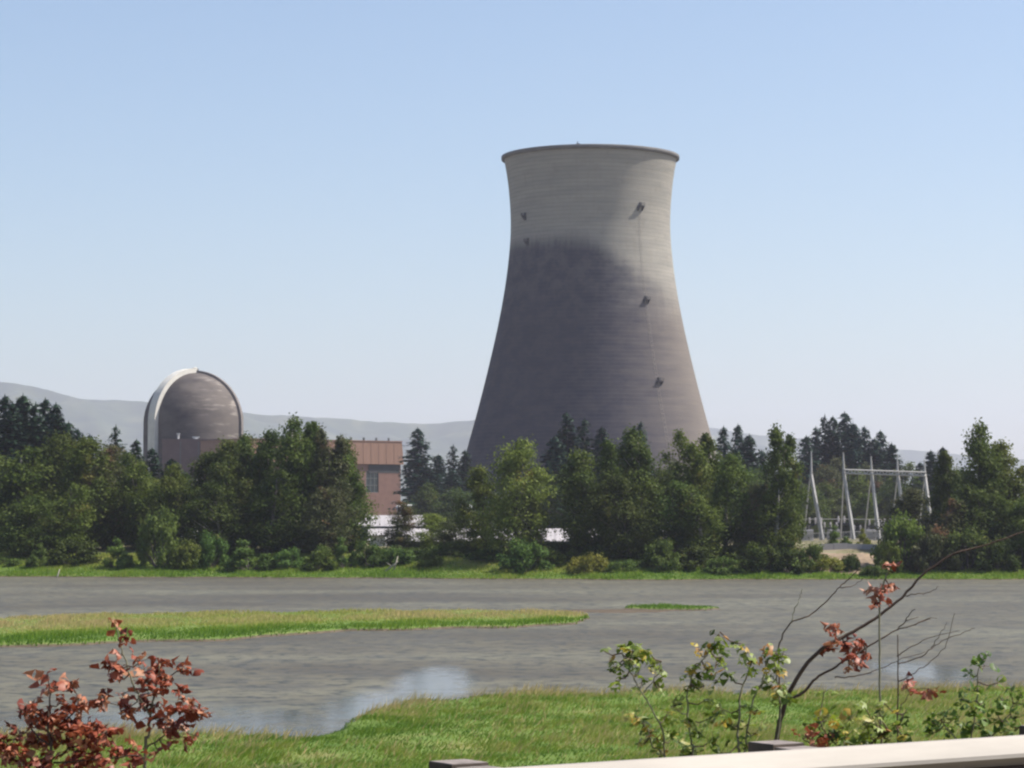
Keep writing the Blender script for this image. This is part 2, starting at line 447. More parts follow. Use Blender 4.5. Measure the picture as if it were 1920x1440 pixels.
cx3 = N(nt, 'ShaderNodeCombineXYZ'); nt.links.new(math_(nt, 'MULTIPLY', ang, 5.0), cx3.inputs[0]); nt.links.new(math_(nt, 'MULTIPLY', oz, .16), cx3.inputs[1]); nt.links.new(cx3.outputs[0], wv.inputs['Vector'])
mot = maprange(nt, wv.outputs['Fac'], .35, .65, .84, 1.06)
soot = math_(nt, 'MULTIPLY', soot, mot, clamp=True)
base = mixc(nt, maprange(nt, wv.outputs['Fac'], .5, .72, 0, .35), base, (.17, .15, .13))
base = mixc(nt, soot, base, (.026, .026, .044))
base = mixc(nt, math_(nt, 'MULTIPLY', maprange(nt, lift.outputs['Fac'], .70, .97), .24), base, (.09, .085, .08))
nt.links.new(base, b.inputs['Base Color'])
bp = N(nt, 'ShaderNodeBump'); bp.inputs['Strength'].default_value = .5; bp.inputs['Distance'].default_value = .3
nt.links.new(lift.outputs['Fac'], bp.inputs['Height']); nt.links.new(bp.outputs[0], b.inputs['Normal'])
nt.links.new(b.outputs[0], out.inputs[0])
M['tower'] = m
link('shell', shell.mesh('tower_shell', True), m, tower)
M['concrete'] = simple('concrete', (.30, .28, .25), .9, .2, .3)
M['dark_concrete'] = simple('dark_concrete', (.12, .115, .11), .9, .2, .3)
M['dark_steel'] = simple('dark_steel', (.04, .04, .045), .6, .2, 1)
M['steel'] = simple('galvanised_steel', (.36, .35, .34), .6, .12, 1)
rim = MB(); zt = zz[0]; r0 = rad[0]
rim.lathe([(r0-.9, zt-.3), (r0+.05, zt-1.4), (r0+1.0, zt-.9), (r0+1.05, zt+.35), (r0-1.0, zt+.4), (r0-.9, zt-.3)], 160)
link('rim', rim.mesh('tower_rim', True), M['dark_concrete'], tower)
bl = MB(); bl.tube([(rad[-1]*.985*math.cos(a), rad[-1]*.985*math.sin(a), zz[-1]) for a in np.linspace(0, 2*math.pi, 97)], 1.1, 8, False)
link('ring_beam', bl.mesh('ring_beam', True), M['concrete'], tower)
cm = MB(); zb = zz[-1]
cm.tube([(0, -2.6, zb), (0, 3.2, 0)], [.55, .55], 8)
cm = cm.mesh('column', True); cm.materials.append(M['concrete'])
NCOL = 44
for i in range(NCOL):
    for s in (1, -1):
        o = link('column', cm, None, tower)
        a = 2*math.pi*(i+.25)/NCOL
        o.matrix_local = Matrix.Rotation(a, 4, 'Z') @ Matrix.Translation((rad[-1]+.4, 0, 0)) @ Matrix.Diagonal((1, s, 1, 1)) @ Matrix.Rotation(R(0), 4, 'Y')
# dark fill seen between the columns
fl = MB(); fl.lathe([(rad[-1]-6, 0), (rad[-1]-6, zb-.5)], 96)
link('fill_screen', fl.mesh('fill_screen', True), M['dark_concrete'], tower)
def on_shell(px, py_):
    z = at(px, py_, TY).z - 4.5
    r = float(np.interp(-z, -zz, rad)) if False else float(np.interp(z, zz[::-1], rad[::-1]))
    s = max(-.98, min(.98, (px-1108)*KT/r)); a = math.asin(s)
    return a, r, z
for (px, py_, w_, h_) in ((1195, 401, 2.6, 1.1), (1204, 573, 2.6, 1.0), (1226, 723, 2.8, 1.1), (985, 414, 1.3, .8), (990, 462, 1.3, .8)):
    a, r, z = on_shell(px, py_)
    pm = MB()
    pm.box(-w_/2, w_/2, -2.0, .5, -.12, 0)
    for q in np.linspace(-w_/2+.1, w_/2-.1, 4): pm.box(q-.06, q+.06, -1.95, -1.83, 0, h_)
    pm.box(-w_/2, w_/2, -1.96, -1.84, h_-.08, h_+.04); pm.box(-w_/2, w_/2, -1.96, -1.84, h_*.5, h_*.5+.1)
    pm.box(-.4, .5, -.7, .4, 0, h_+.3)
    pm.quadbox([(-w_/2,-.2,-2.2),(-w_/2+.3,-.2,-2.2),(-w_/2+.3,.5,-2.2),(-w_/2,.5,-2.2),(-w_/2,-1.9,-.26),(-w_/2+.3,-1.9,-.26),(-w_/2+.3,.5,-.26),(-w_/2,.5,-.26)])
    pm.quadbox([(w_/2-.3,-.2,-2.2),(w_/2,-.2,-2.2),(w_/2,.5,-2.2),(w_/2-.3,.5,-2.2),(w_/2-.3,-1.9,-.26),(w_/2,-1.9,-.26),(w_/2,.5,-.26),(w_/2-.3,.5,-.26)])
    o = link('light_platform', pm.mesh('light_platform'), M['dark_steel'], tower)
    o.location = (r*math.sin(a), -r*math.cos(a), z); o.rotation_euler = (0, 0, a)
lad = MB()
a0, _, _ = on_shell(1204, 573)
for da in (-.012, .012):
    lad.tube([((np.interp(z, zz[::-1], rad[::-1])+.2)*math.sin(a0+da), -(np.interp(z, zz[::-1], rad[::-1])+.2)*math.cos(a0+da), z) for z in np.linspace(4, zt-25, 40)], .035, 4)
for z in np.linspace(6, zt-25, 70):
    rr_ = np.interp(z, zz[::-1], rad[::-1]) + .2
    lad.tube([(rr_*math.sin(a0-.012), -rr_*math.cos(a0-.012), z), (rr_*math.sin(a0+.012), -rr_*math.cos(a0+.012), z)], .04, 4)
link('ladder', lad.mesh('ladder'), simple('ladder_steel', (.30, .27, .24), .7, .2, 1), tower)
an = MB(); an.tube([(0,0,0),(0,0,1.3)], .16, 5); an.box(-.6, .9, -.3, .3, 0, .35)
o = link('beacon', an.mesh('beacon'), M['dark_steel'], tower); a = math.asin((1080-1108)*KT/r0); o.location = (r0*math.sin(a), -r0*math.cos(a), zt+.4)

# ------------------------------------------------------------------ containment dome
DY = 1030.0; KD = DY/F; dc = at(361, 985, DY)
dome = thing('reactor_containment', 'dark weathered concrete reactor dome with pale raised ribs beside brown block building', 'reactor dome', (dc.x, DY, 4.5))
RDm = 92.5*KD; ztop = at(361, 699, DY).z - 4.5; zs = at(361, 795, DY).z - 4.5
pf = [(RDm, 0), (RDm, zs*.5), (RDm, zs)] + [(RDm*math.cos(t), zs + (ztop-zs)*math.sin(t)) for t in np.linspace(.06, math.pi/2-.002, 26)]
dm = MB(); dm.lathe(pf, 96)
m, nt, out = mat_new('dome_concrete')
b = N(nt, 'ShaderNodeBsdfPrincipled'); b.inputs['Roughness'].default_value = .9; b.inputs['Specular IOR Level'].default_value = .15
tc = N(nt, 'ShaderNodeTexCoord'); sx = N(nt, 'ShaderNodeSeparateXYZ'); nt.links.new(tc.outputs['Object'], sx.inputs[0])
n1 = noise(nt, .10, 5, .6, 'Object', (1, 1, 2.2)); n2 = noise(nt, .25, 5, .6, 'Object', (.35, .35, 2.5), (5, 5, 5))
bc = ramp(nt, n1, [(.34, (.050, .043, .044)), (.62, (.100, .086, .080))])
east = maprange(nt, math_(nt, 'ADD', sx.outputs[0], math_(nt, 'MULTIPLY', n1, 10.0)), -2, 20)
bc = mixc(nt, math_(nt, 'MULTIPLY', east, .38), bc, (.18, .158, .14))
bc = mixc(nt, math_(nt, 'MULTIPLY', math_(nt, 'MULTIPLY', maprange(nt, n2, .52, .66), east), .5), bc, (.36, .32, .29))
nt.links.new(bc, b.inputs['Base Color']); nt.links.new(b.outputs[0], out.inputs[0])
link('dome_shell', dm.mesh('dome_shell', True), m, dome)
M['pale'] = simple('pale_concrete', (.56, .54, .49), .85, .13, .25)
def rib(az, half, proud, mat):
    mb = MB(); prev = None
    path = [(RDm, 0.2), (RDm, zs*.5), (RDm, zs)] + [(RDm*math.cos(t), zs + (ztop-zs)*math.sin(t)) for t in np.linspace(.08, math.pi/2, 22)]
    d = Vector((math.sin(az), -math.cos(az), 0)); s = Vector((math.cos(az), math.sin(az), 0))
    for i, (r, z) in enumerate(path):
        t = 0 if i < 3 else (i-2)/22*math.pi/2
        n = d*math.cos(t) + Vector((0,0,1))*math.sin(t)
        c = d*r + Vector((0,0,z)); w = half
        ring = [c - s*w - n*.9, c - s*w + n*proud, c + s*w + n*proud, c + s*w - n*.9]
        bidx = len(mb.v); mb.v += [tuple(q) for q in ring]
        if prev is not None:
            for q in range(4): mb.f.append((prev+q, prev+(q+1)%4, bidx+(q+1)%4, bidx+q))
        prev = bidx
    mb.f.append((prev, prev+1, prev+2, prev+3))
    return link('rib', mb.mesh('rib'), mat, dome)
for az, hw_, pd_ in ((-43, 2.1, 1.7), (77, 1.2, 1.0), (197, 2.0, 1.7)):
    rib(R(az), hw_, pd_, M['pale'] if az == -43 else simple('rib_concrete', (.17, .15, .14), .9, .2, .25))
lv = MB(); lv.tube([(0,0,-.6),(0,0,.25)], .9, 12); lv.tube([(0,0,.25),(0,0,.5)], [1.1,.5], 12)
o = link('roof_hatch', lv.mesh('roof_hatch'), M['pale'], dome); o.location = (.6, 0, ztop+1.7)

# ------------------------------------------------------------------ buildings
M['brick'] = simple('brown_brick', (.185, .108, .088), .9, .10, .5)
M['brick_dark'] = simple('dark_brown_cladding', (.135, .092, .088), .9, .10, .5)
M['attic'] = simple('tan_cladding', (.235, .14, .103), .85, .10, .3, stretch=(6,6,.3))
M['glass'] = simple('window_glass', (.03, .045, .055), .15, .2, .4, spec=.6)
M['frame'] = simple('window_frame', (.12, .13, .13), .6, .1, 1)
M['white_metal'] = simple('white_metal_roof', (.38, .355, .36), .6, .08, .3, spec=.3)
M['grey_wall'] = simple('grey_wall', (.46, .43, .43), .85, .15, .4)
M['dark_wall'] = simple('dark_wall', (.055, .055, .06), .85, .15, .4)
M['pale_wall'] = simple('pale_wall', (.50, .50, .50), .85, .1, .4)
# auxiliary building in front of the dome
ax0, ax1 = at(303, 985, 985).x, at(474, 985, 985).x; az_ = at(380, 823, 985).z - 4.5
aux = thing('auxiliary_building', 'dark brown block building with flat roof tight against the reactor dome', 'building', ((ax0+ax1)/2, 992, 4.5))
hx = (ax1-ax0)/2
link('wall', MB().box(-hx, hx, -7, 12, 0, az_-.6).mesh('aux_wall'), M['brick_dark'], aux)
link('roof', MB().box(-hx-.25, hx+.25, -7.25, 12.25, az_-.6, az_).mesh('aux_roof'), M['brick_dark'], aux)
for (px, w_, h_) in ((332, 1.2, 1.8), (365, 2.6, .5)):
    v = MB(); v.tube([(0,0,0),(0,0,h_)], w_*.35, 8); v.box(-w_*.5, w_*.5, -.5, .5, h_, h_+.45)
    o = link('roof_vent', v.mesh('roof_vent'), M['pale_wall'], aux); o.location = (at(px, 985, 985).x-(ax0+ax1)/2, -5.5, az_)
for k_ in range(4):
    p_ = MB().box(-.12, .12, -.06, .06, 0, az_-1); o = link('wall_joint', p_.mesh('wall_joint'), M['frame'], aux); o.location = (-hx + (k_+1)*hx*2/5, -7.05, 0)
# turbine building: front wall turned towards the sun side
TH = R(30); u = Vector((math.cos(TH), math.sin(TH), 0))
cr = at(751, 985, 955)
tb = thing('turbine_building', 'big brown brick building with tan overhanging upper band and one dark window bay', 'building', (cr.x, cr.y, 4.5), TH)
ztb = at(700, 827, 955).z - 4.5; zat = at(700, 871, 955).z - 4.5
L = 64.0
# walls built as panels around the window openings along the front
win = [(-11.8-2.6, -11.8+2.6), (-30, -25), (-46, -41)]
zw0, zw1 = at(700, 924, 955).z-4.5, at(700, 884, 955).z-4.5
wl = MB(); xs_ = [-L] + sorted(sum([list(w) for w in win], [])) + [0]
for i in range(0, len(xs_)-1):
    if i % 2 == 0: wl.box(xs_[i], xs_[i+1], 0, .6, 0, zat)
    else:
        wl.box(xs_[i], xs_[i+1], 0, .6, 0, zw0); wl.box(xs_[i], xs_[i+1], 0, .6, zw1, zat)
wl.box(-L, 0, 36, 36.6, 0, zat); wl.box(-L, -L+.6, .6, 36, 0, zat); wl.box(-.6, 0, .6, 36, 0, zat)
link('wall', wl.mesh('turbine_wall'), M['brick'], tb)
at_ = MB(); at_.quadbox([(-L-.8,-.9,zat),(.8,-.9,zat),(.8,37.4,zat),(-L-.8,37.4,zat),(-L-.8,-.6,ztb-.35),(.2,-.6,ztb-.35),(.2,37,ztb-.35),(-L-.8,37,ztb-.35)])
link('upper_band', at_.mesh('upper_band'), M['attic'], tb)
link('parapet', MB().box(-L-1, .4, -.8, 37.2, ztb-.35, ztb).mesh('parapet'), M['attic'], tb)
k_ = 0
for x0 in np.arange(-L, 0, 3.2):
    o = link('cladding_rib', MB().quadbox([(0,-.98,zat),(.18,-.98,zat),(.18,-.85,zat),(0,-.85,zat),(0,-.68,ztb-.36),(.18,-.68,ztb-.36),(.18,-.55,ztb-.36),(0,-.55,ztb-.36)]).mesh('cladding_rib'), M['attic'], tb); o.location = (x0, 0, 0)
    if k_ == 0: crm = o.data
    o.data = crm; k_ += 1
link('eave_shade_band', MB().box(-13.5, -.3, -.08, -.002, zat-3.2, zat-.02).mesh('eave_shade_band'), M['dark_wall'], tb)  # dark strip added under the overhang, deepening the eave shadow by colour
for (a_, b_) in win:
    fr = MB(); 
    for q in np.linspace(a_+.1, b_-.1, 4): fr.box(q-.1, q+.1, .15, .35, zw0, zw1)
    for q in np.linspace(zw0+.1, zw1-.1, 4): fr.box(a_, b_, .17, .33, q-.1, q+.1)
    f_ = link('window', fr.mesh('window_frame'), M['frame'], tb)
    link('pane', MB().box(a_, b_, .40, .44, zw0, zw1).mesh('window_pane'), M['glass'], f_)
for k_ in range(5):
    v = MB(); v.tube([(0,0,0),(0,0,1.0)], .4, 8); v.tube([(0,0,1.0),(0,0,1.3)], [.6,.2], 8)
    o = link('roof_vent', v.mesh('roof_vent'), M['frame'], tb); o.location = (-3-k_*5.2, 4, ztb)

def shed(name, label, px0, px1, Y, yridge, yeave, depth=12, roof='white_metal', wall='grey_wall', group=None, cat='building', ground=None, nwin=0):
    a_, b_ = at(px0, 985, Y), at(px1, 985, Y); hx = (b_.x-a_.x)/2; cx = (a_.x+b_.x)/2
    g_ = h1(cx, Y) if ground is None else ground
    zr, ze = at(0, yridge, Y+depth/2).z - g_, at(0, yeave, Y).z - g_
    t = thing(name, label, cat, (cx, Y, g_), 0, group)
    w = MB(); w.box(-hx+.3, hx-.3, .4, depth-.4, -1.5, ze)
    b0 = len(w.v)
    for sx_ in (-hx+.3, hx-.3):
        w.v += [(sx_, .4, ze), (sx_, depth-.4, ze), (sx_, depth/2, zr-.12)]
    w.f += [(b0, b0+1, b0+2), (b0+5, b0+4, b0+3)]
    link('wall', w.mesh(name+'_wall'), M[wall], t)
    r_ = MB()
    for (y0, z0, y1, z1) in ((0, ze-.05, depth/2, zr), (depth/2, zr, depth, ze-.05)):
        r_.quadbox([(-hx,y0,z0-.12),(hx,y0,z0-.12),(hx,y1,z1-.12),(-hx,y1,z1-.12),(-hx,y0,z0),(hx,y0,z0),(hx,y1,z1),(-hx,y1,z1)])
    n = max(2, int(hx*2/1.5)); 
    for q in np.linspace(-hx+.4, hx-.4, n):
        r_.quadbox([(q-.05,0,ze-.05),(q+.05,0,ze-.05),(q+.05,depth/2,zr),(q-.05,depth/2,zr),(q-.05,0,ze+.04),(q+.05,0,ze+.04),(q+.05,depth/2,zr+.08),(q-.05,depth/2,zr+.08)])
    link('roof', r_.mesh(name+'_roof'), M[roof], t)
    for q in range(nwin):
        x_ = -hx + (q+.5)*2*hx/nwin
        f_ = link('window', MB().box(x_-.6, x_+.6, .28, .42, ze*.35, ze*.35+1.0).mesh('shed_window'), M['frame'], t)
        link('pane', MB().box(x_-.5, x_+.5, .25, .275, ze*.35+.08, ze*.35+.92).mesh('shed_pane'), M['glass'], f_)
    return t
shed('storage_shed', 'very long low shed with white roof and dark wall behind the bank trees', 688, 1296, 447, 991, 1014, 10, wall='dark_wall', cat='shed', nwin=12)
shed('storage_shed', 'white roofed shed with grey wall standing below the brown brick building', 655, 800, 600, 966, 986, 12, wall='dark_wall', cat='shed', nwin=4)
shed('workshop', 'small low building with pale walls, hidden behind bushes by the long white shed', 690, 726, 438.5, 1000, 1003, 4, wall='pale_wall', cat='building', nwin=0)
shed('office_block', 'low blue-grey building under the dark conifers between brick building and cooling tower', 742, 885, 760, 946, 952, 14, roof='pale_wall', wall='grey_wall', cat='building', nwin=8)
shed('store_building', 'small white building glimpsed through foliage below the reactor dome', 336, 366, 640, 899, 908, 8, wall='pale_wall', nwin=2)
shed('store_building', 'white building glimpsed between trunks of the tallest leafy trees', 583, 648, 560, 955, 966, 8, wall='pale_wall', nwin=3)
shed('store_building', 'white building glimpsed low between dark trees west of the tall leafy trees', 455, 505, 560, 944, 966, 8, wall='pale_wall', nwin=3)

shed('boat_shelter', 'tiny white roofed shelter peeking out under the thick tree group, east of the long shed', 1264, 1293, 399, 992, 1004, 4, wall='dark_wall', cat='shelter')
# ------------------------------------------------------------------ switchyard
SY = 620.0; KS = SY/F
def sp(px, py_, dy=0.0): return at(px, py_, SY+dy)
def gpx(px, dy): x = (px-960)/F*(SY+dy); return Vector((x, SY+dy, h1(x, SY+dy)))
gt = thing('gantry', 'grey steel switchyard gantry of four leaning masts carrying one long crossbeam', 'gantry', (0,0,0))
mast = [(1582, 1600, 1575, 848, 885), (1634, 1648, 1618, 855, 886), (1683, 1699, 1668, 856, 888), (1734, 1748, 1720, 862, 889)]
org = gpx(1600, 0); gt.location = org
for (xt, xf, xb, yt, yb) in mast:
    top = sp(xt, yb)
    link('leg', MB().tube([gpx(xf, -2)-org, top-org], [.52, .40], 4).mesh('gantry_leg'), M['steel'], gt)
    link('leg', MB().tube([gpx(xb, 9)-org, top-org], [.20, .16], 4).mesh('gantry_leg'), M['steel'], gt)
    link('spire', MB().tube([top-org, sp(xt-1, yt)-org], [.32, .14], 6).mesh('gantry_spire'), M['steel'], gt)
bm = MB(); A, B = sp(1582, 884)-org, sp(1736, 889)-org
for dz in (-.45, .45):
    for dy in (-.45, .45): bm.tube([A+Vector((0,dy,dz)), B+Vector((0,dy,dz))], .17, 4)
for k_ in range(26):
    p0 = A.lerp(B, k_/26); p1 = A.lerp(B, (k_+1)/26)
    for dy in (-.45, .45):
        bm.tube([p0+Vector((0,dy,-.45 if k_%2 else .45)), p1+Vector((0,dy,.45 if k_%2 else -.45))], .13, 4)
link('crossbeam', bm.mesh('crossbeam'), M['steel'], gt)
for k_ in range(9):
    p0 = A.lerp(B, (k_+.5)/9); ins = MB(); ins.tube([p0+Vector((0,0,-.5)), p0+Vector((0,-.3,-2.2))], .12, 6)
    link('insulator', ins.mesh('insulator'), M['dark_steel'], gt)
ap = thing('mast', 'lone leaning switchyard mast with a thin rear brace beside the gantry', 'mast', gpx(1541, 0)); org2 = gpx(1541, 0)
top = sp(1523, 850)
link('leg', MB().tube([Vector((0,0,0)), sp(1521, 890)-org2], [.52, .42], 4).mesh('mast_leg'), M['steel'], ap)
link('spire', MB().tube([sp(1521, 890)-org2, sp(1521, 846)-org2], [.32, .14], 6).mesh('mast_spire'), M['steel'], ap)
link('brace', MB().tube([gpx(1505, 8)-org2, sp(1519, 892)-org2], [.22, .16], 4).mesh('mast_brace'), M['steel'], ap)
# switch stands: two posts, a cross bar, three insulators
def stand(h, w):
    m1 = MB(); 
    m1.tube([(0, 0, 0), (0, 0, h)], .16, 4)
    m2 = MB().box(-w/2-.3, w/2+.3, -.2, .2, h, h+.3)
    m3 = MB()
    m3.tube([(0,0,0),(0,0,1.5)], .22, 8); m3.tube([(0,0,.4),(0,0,.5)], .36, 8); m3.tube([(0,0,.9),(0,0,1.0)], .36, 8)
    return [x.mesh(n) for x, n in ((m1,'stand_frame'),(m2,'stand_bar'),(m3,'stand_insulator'))]
sm_ = stand(3.0, 3.2)
for mm, mt in zip(sm_, ('steel', 'dark_steel', 'grey_wall')): mm.materials.append(M[mt])
for i, (px, dy, wh) in enumerate([(1498, 20, 'beside the lone mast'), (1528, 26, 'just behind the foot of the lone mast'), (1556, 22, 'midway between lone mast and gantry'), (1582, 30, 'just west of the first gantry mast'),
                   (1612, 24, 'between the first and second gantry masts'), (1640, 20, 'under the second gantry mast'), (1668, 28, 'between second and third gantry masts'), (1712, 24, 'under the last span of the crossbeam')]):
    t = thing('switch_stand', 'low grey switchgear stand with three insulators ' + wh, 'switchgear', gpx(px, dy), 0, 'switchgear stands under the gantry'); t.scale = (1, 1, (.8, 1.1, .9, 1.2, .75, 1.0, 1.15, .85)[i])
    [setattr(link('post', sm_[0], None, t), 'location', (q_*1.6, 0, 0)) for q_ in (-1, 1)]; link('bar', sm_[1], None, t)
    for k_ in (-1, 0, 1):
        o = link('insulator', sm_[2], None, t); o.location = (k_*1.5, 0, 3.3)
def transformer():
    tk = MB().box(-1.3, 1.3, -.9, .9, .3, 2.6); tk.box(-1.4, 1.4, -1.0, 1.0, 0, .3)
    rd = MB()
    for q in np.linspace(-1.1, 1.1, 9): rd.box(q-.06, q+.06, -1.5, -.9, .6, 2.3)
    bs = MB(); bs.tube([(0,0,0),(0,0,1.2)], [.16,.08], 7); bs.tube([(0,0,.35),(0,0,.45)], .26, 7); bs.tube([(0,0,.7),(0,0,.8)], .22, 7)
    return tk.mesh('tank'), rd.mesh('radiator'), bs.mesh('bushing')
tr_ = transformer(); [m_.materials.append(M[q]) for m_, q in zip(tr_, ('grey_wall', 'steel', 'dark_steel'))]
for px, dy, wh in ((1512, -6, 'at the foot of the lone mast brace'), (1562, 4, 'between lone mast and small pointed bush'), (1630, 2, 'just west of the second gantry mast foot'), (1660, 10, 'east of the second gantry mast foot')):
    t = thing('transformer', 'squat grey transformer with three dark bushings ' + wh, 'transformer', gpx(px, dy), .2, 'transformers in the switchyard')
    link('tank', tr_[0], None, t); link('radiator', tr_[1], None, t)
    for k_ in (-1, 0, 1): link('bushing', tr_[2], None, t, (k_*.8, 0, 2.6))
# bus pipe and chain link fence
bpz = MB(); a_, b_ = gpx(1490, 24), gpx(1720, 24)
bpz.tube([a_+Vector((0,0,5.0))-a_, b_+Vector((0,0,5.0))-a_], .07, 6)
tag(link('bus_pipe', bpz.mesh('bus_pipe'), M['steel'], None, a_), 'long thin grey pipe running across the tops of the switchgear stands', 'pipe')
fe = thing('chain_fence', 'grey steel fence with many thin posts in front of the switchyard', 'fence', gpx(1490, -60))
fo = gpx(1490, -60); fp = [gpx(x, -60) - fo for x in range(1490, 1790, 15)]
pm = MB().tube([(0,0,0),(0,0,2.2)], .06, 5).mesh('fence_post'); pm.materials.append(M['steel'])
for p_ in fp: link('post', pm, None, fe, p_)
rl = MB()
for zz_ in (.15, 1.1, 2.1): rl.tube([p_ + Vector((0,-.08,zz_)) for p_ in fp], .04, 4)
link('rail', rl.mesh('fence_rail'), M['steel'], fe)
msh = MB()
for k_ in range(len(fp)-1):
    for j in range(8):
        p0 = fp[k_].lerp(fp[k_+1], j/8); p1 = fp[k_].lerp(fp[k_+1], (j+1)/8)
        msh.tube([p0+Vector((0,-.1,.15)), p1+Vector((0,-.1,2.1))], .012, 3, False); msh.tube([p0+Vector((0,-.12,2.1)), p1+Vector((0,-.12,.15))], .012, 3, False)
tag(link('mesh_wire', msh.mesh('fence_mesh'), M['steel'], fe), kind='stuff')
# concrete barrier and dirt bank
xa, xb = (1535-960)/F*412, (1665-960)/F*412
bw = thing('concrete_barrier', 'low grey concrete barrier on top of the bare dirt bank below the switchyard', 'barrier', (xa, 412, h1(xa, 412)-.3))
seg = MB().quadbox([(0.02,-.3,0),(2.28,-.3,0),(2.28,.3,0),(0.02,.3,0),(0.02,-.15,1.3),(2.28,-.15,1.3),(2.28,.15,1.3),(0.02,.15,1.3)]).mesh('barrier_block'); seg.materials.append(M['grey_wall'])
for k_ in range(int((xb-xa)/2.3)): link('block', seg, None, bw, (k_*2.3, 0, .1*math.sin(k_*1.7)))
db = MB(); n1_, n2_ = 46, 24
for j in range(n2_):
    for i in range(n1_):
        px = 1480 + 175*i/(n1_-1); Y = 382 + 24*j/(n2_-1); x = (px-960)/F*Y
        e = min(i, n1_-1-i)/9.; e = min(1, e)*min(1, min(j, n2_-1-j)/3.)
        db.v.append((x, Y, h1(x, Y) - .35 + .75*e + .12*math.sin(i*1.9+j)*math.cos(j*2.3)))
for j in range(n2_-1):
    for i in range(n1_-1): q = j*n1_+i; db.f.append((q, q+1, q+1+n1_, q+n1_))
tag(link('dirt_bank', db.mesh('dirt_bank', True), simple('bare_dirt', (.21, .155, .105), .95, .28, .4, .4)), kind='structure')

# ------------------------------------------------------------------ trees
def leafcloud(rs, centers, radii, counts, lw, lh, outb=.8, droop=0.0):
    out_ = []
    for c, r, n in zip(centers, radii, counts):
        d = rs.randn(n, 3); d /= np.linalg.norm(d, axis=1)[:, None] + 1e-9
        q = rs.rand(n)**.45
        q = q * (1 + .22*rs.randn(n))
        p = np.array(c) + d * q[:, None] * np.array(r)
        nrm = d*outb + rs.randn(n, 3)*.55 + np.array([0, 0, .35])
        nrm /= np.linalg.norm(nrm, axis=1)[:, None]
        t = np.cross(nrm, rs.randn(n, 3)); t /= np.linalg.norm(t, axis=1)[:, None]
        b_ = np.cross(nrm, t)
        s = (.6 + .8*rs.rand(n))[:, None]
        t = t*lw*s*.5; b_ = b_*lh*s*.5
        out_.append(np.stack([p-t-b_*.4, p+t*.2-b_, p+t+b_*.4, p-t*.2+b_], 1).reshape(-1, 3))
    V = np.concatenate(out_); V[:, 2] = np.maximum(V[:, 2], .02)
    return V
def envelope(kind, t):
    if kind == 'oval': return math.sin(math.pi*min(1, max(0, t))**.8)**.75
    if kind == 'round': return math.sin(math.pi*t)**.5
    if kind == 'tall': return (math.sin(math.pi*min(1, t)**1.0)**.6)*(1-.45*t)
    if kind == 'spread': return math.sin(math.pi*t**.65)**.6
    return 1
def make_broad(seed, kind, Ht=20., W=12., lo=.08, nc_=54, per=210, leaf=.42, tops=1, trunk_mat='bark'):
    rs = np.random.RandomState(seed)
    cs, rr_, ct = [], [], []
    axes = [(rs.uniform(-1, 1)*W*.22, rs.uniform(-1, 1)*W*.22, rs.uniform(.80, 1.0)) for _ in range(tops)]
    axes[0] = (axes[0][0], axes[0][1], 1.0)
    for i in range(nc_):
        ax = axes[i % tops]
        t = (i+.5)/nc_; h = lo + (ax[2]-lo)*t
        e = envelope(kind, t*.94+.03)
        a = rs.rand()*6.28; q = math.sqrt(rs.rand())*.78
        rmax = W/2*e*(1 if tops == 1 else .72)
        size = W*(.11+.12*rs.rand())*(.6+.5*e)
        hz_ = h*Ht - size*.6
        cs.append((ax[0]*t+math.cos(a)*rmax*q, ax[1]*t+math.sin(a)*rmax*q, hz_))
        rr_.append((size, size, size*(.62+.35*rs.rand()))); ct.append(int(per*(.5+size/(W*.15)*.5)))
    # crown top tufts
    for ax in axes:
        for _ in range(2):
            cs.append((ax[0]+rs.randn()*.5, ax[1]+rs.randn()*.5, Ht*ax[2]-1.0*rs.rand()-.8)); rr_.append((W*.07, W*.07, W*.10)); ct.append(int(per*.45))
    V = leafcloud(rs, cs, rr_, ct, leaf, leaf*.75)
    crown = np_mesh('crown', V, 4)
    tm = MB(); bx_, by_ = axes[0][0]*.5, axes[0][1]*.5
    trunk = [Vector((bx_*t + .25*math.sin(3*t+seed), by_*t + .2*math.cos(4*t+seed) - .2, Ht*.9*t)) for t in np.linspace(0, 1, 7)]
    tm.tube(trunk, [.38*(1-.85*t)+.03 for t in np.linspace(0, 1, 7)], 7)
    for c in cs[::2]:
        c = Vector(c); hb_ = max(.08*Ht, c.z - (abs(c.x)+abs(c.y))*.7); tt = min(.98, hb_/(Ht*.9)); k = int(tt*6); 
        p0 = trunk[k].lerp(trunk[min(6, k+1)], tt*6-k)
        tm.tube([p0, p0.lerp(c, .5)+Vector((0,0,-.25)), c], [.13*(1-tt*.6), .08, .03], 4, False)
    return crown, tm.mesh('trunk', True), Ht, W
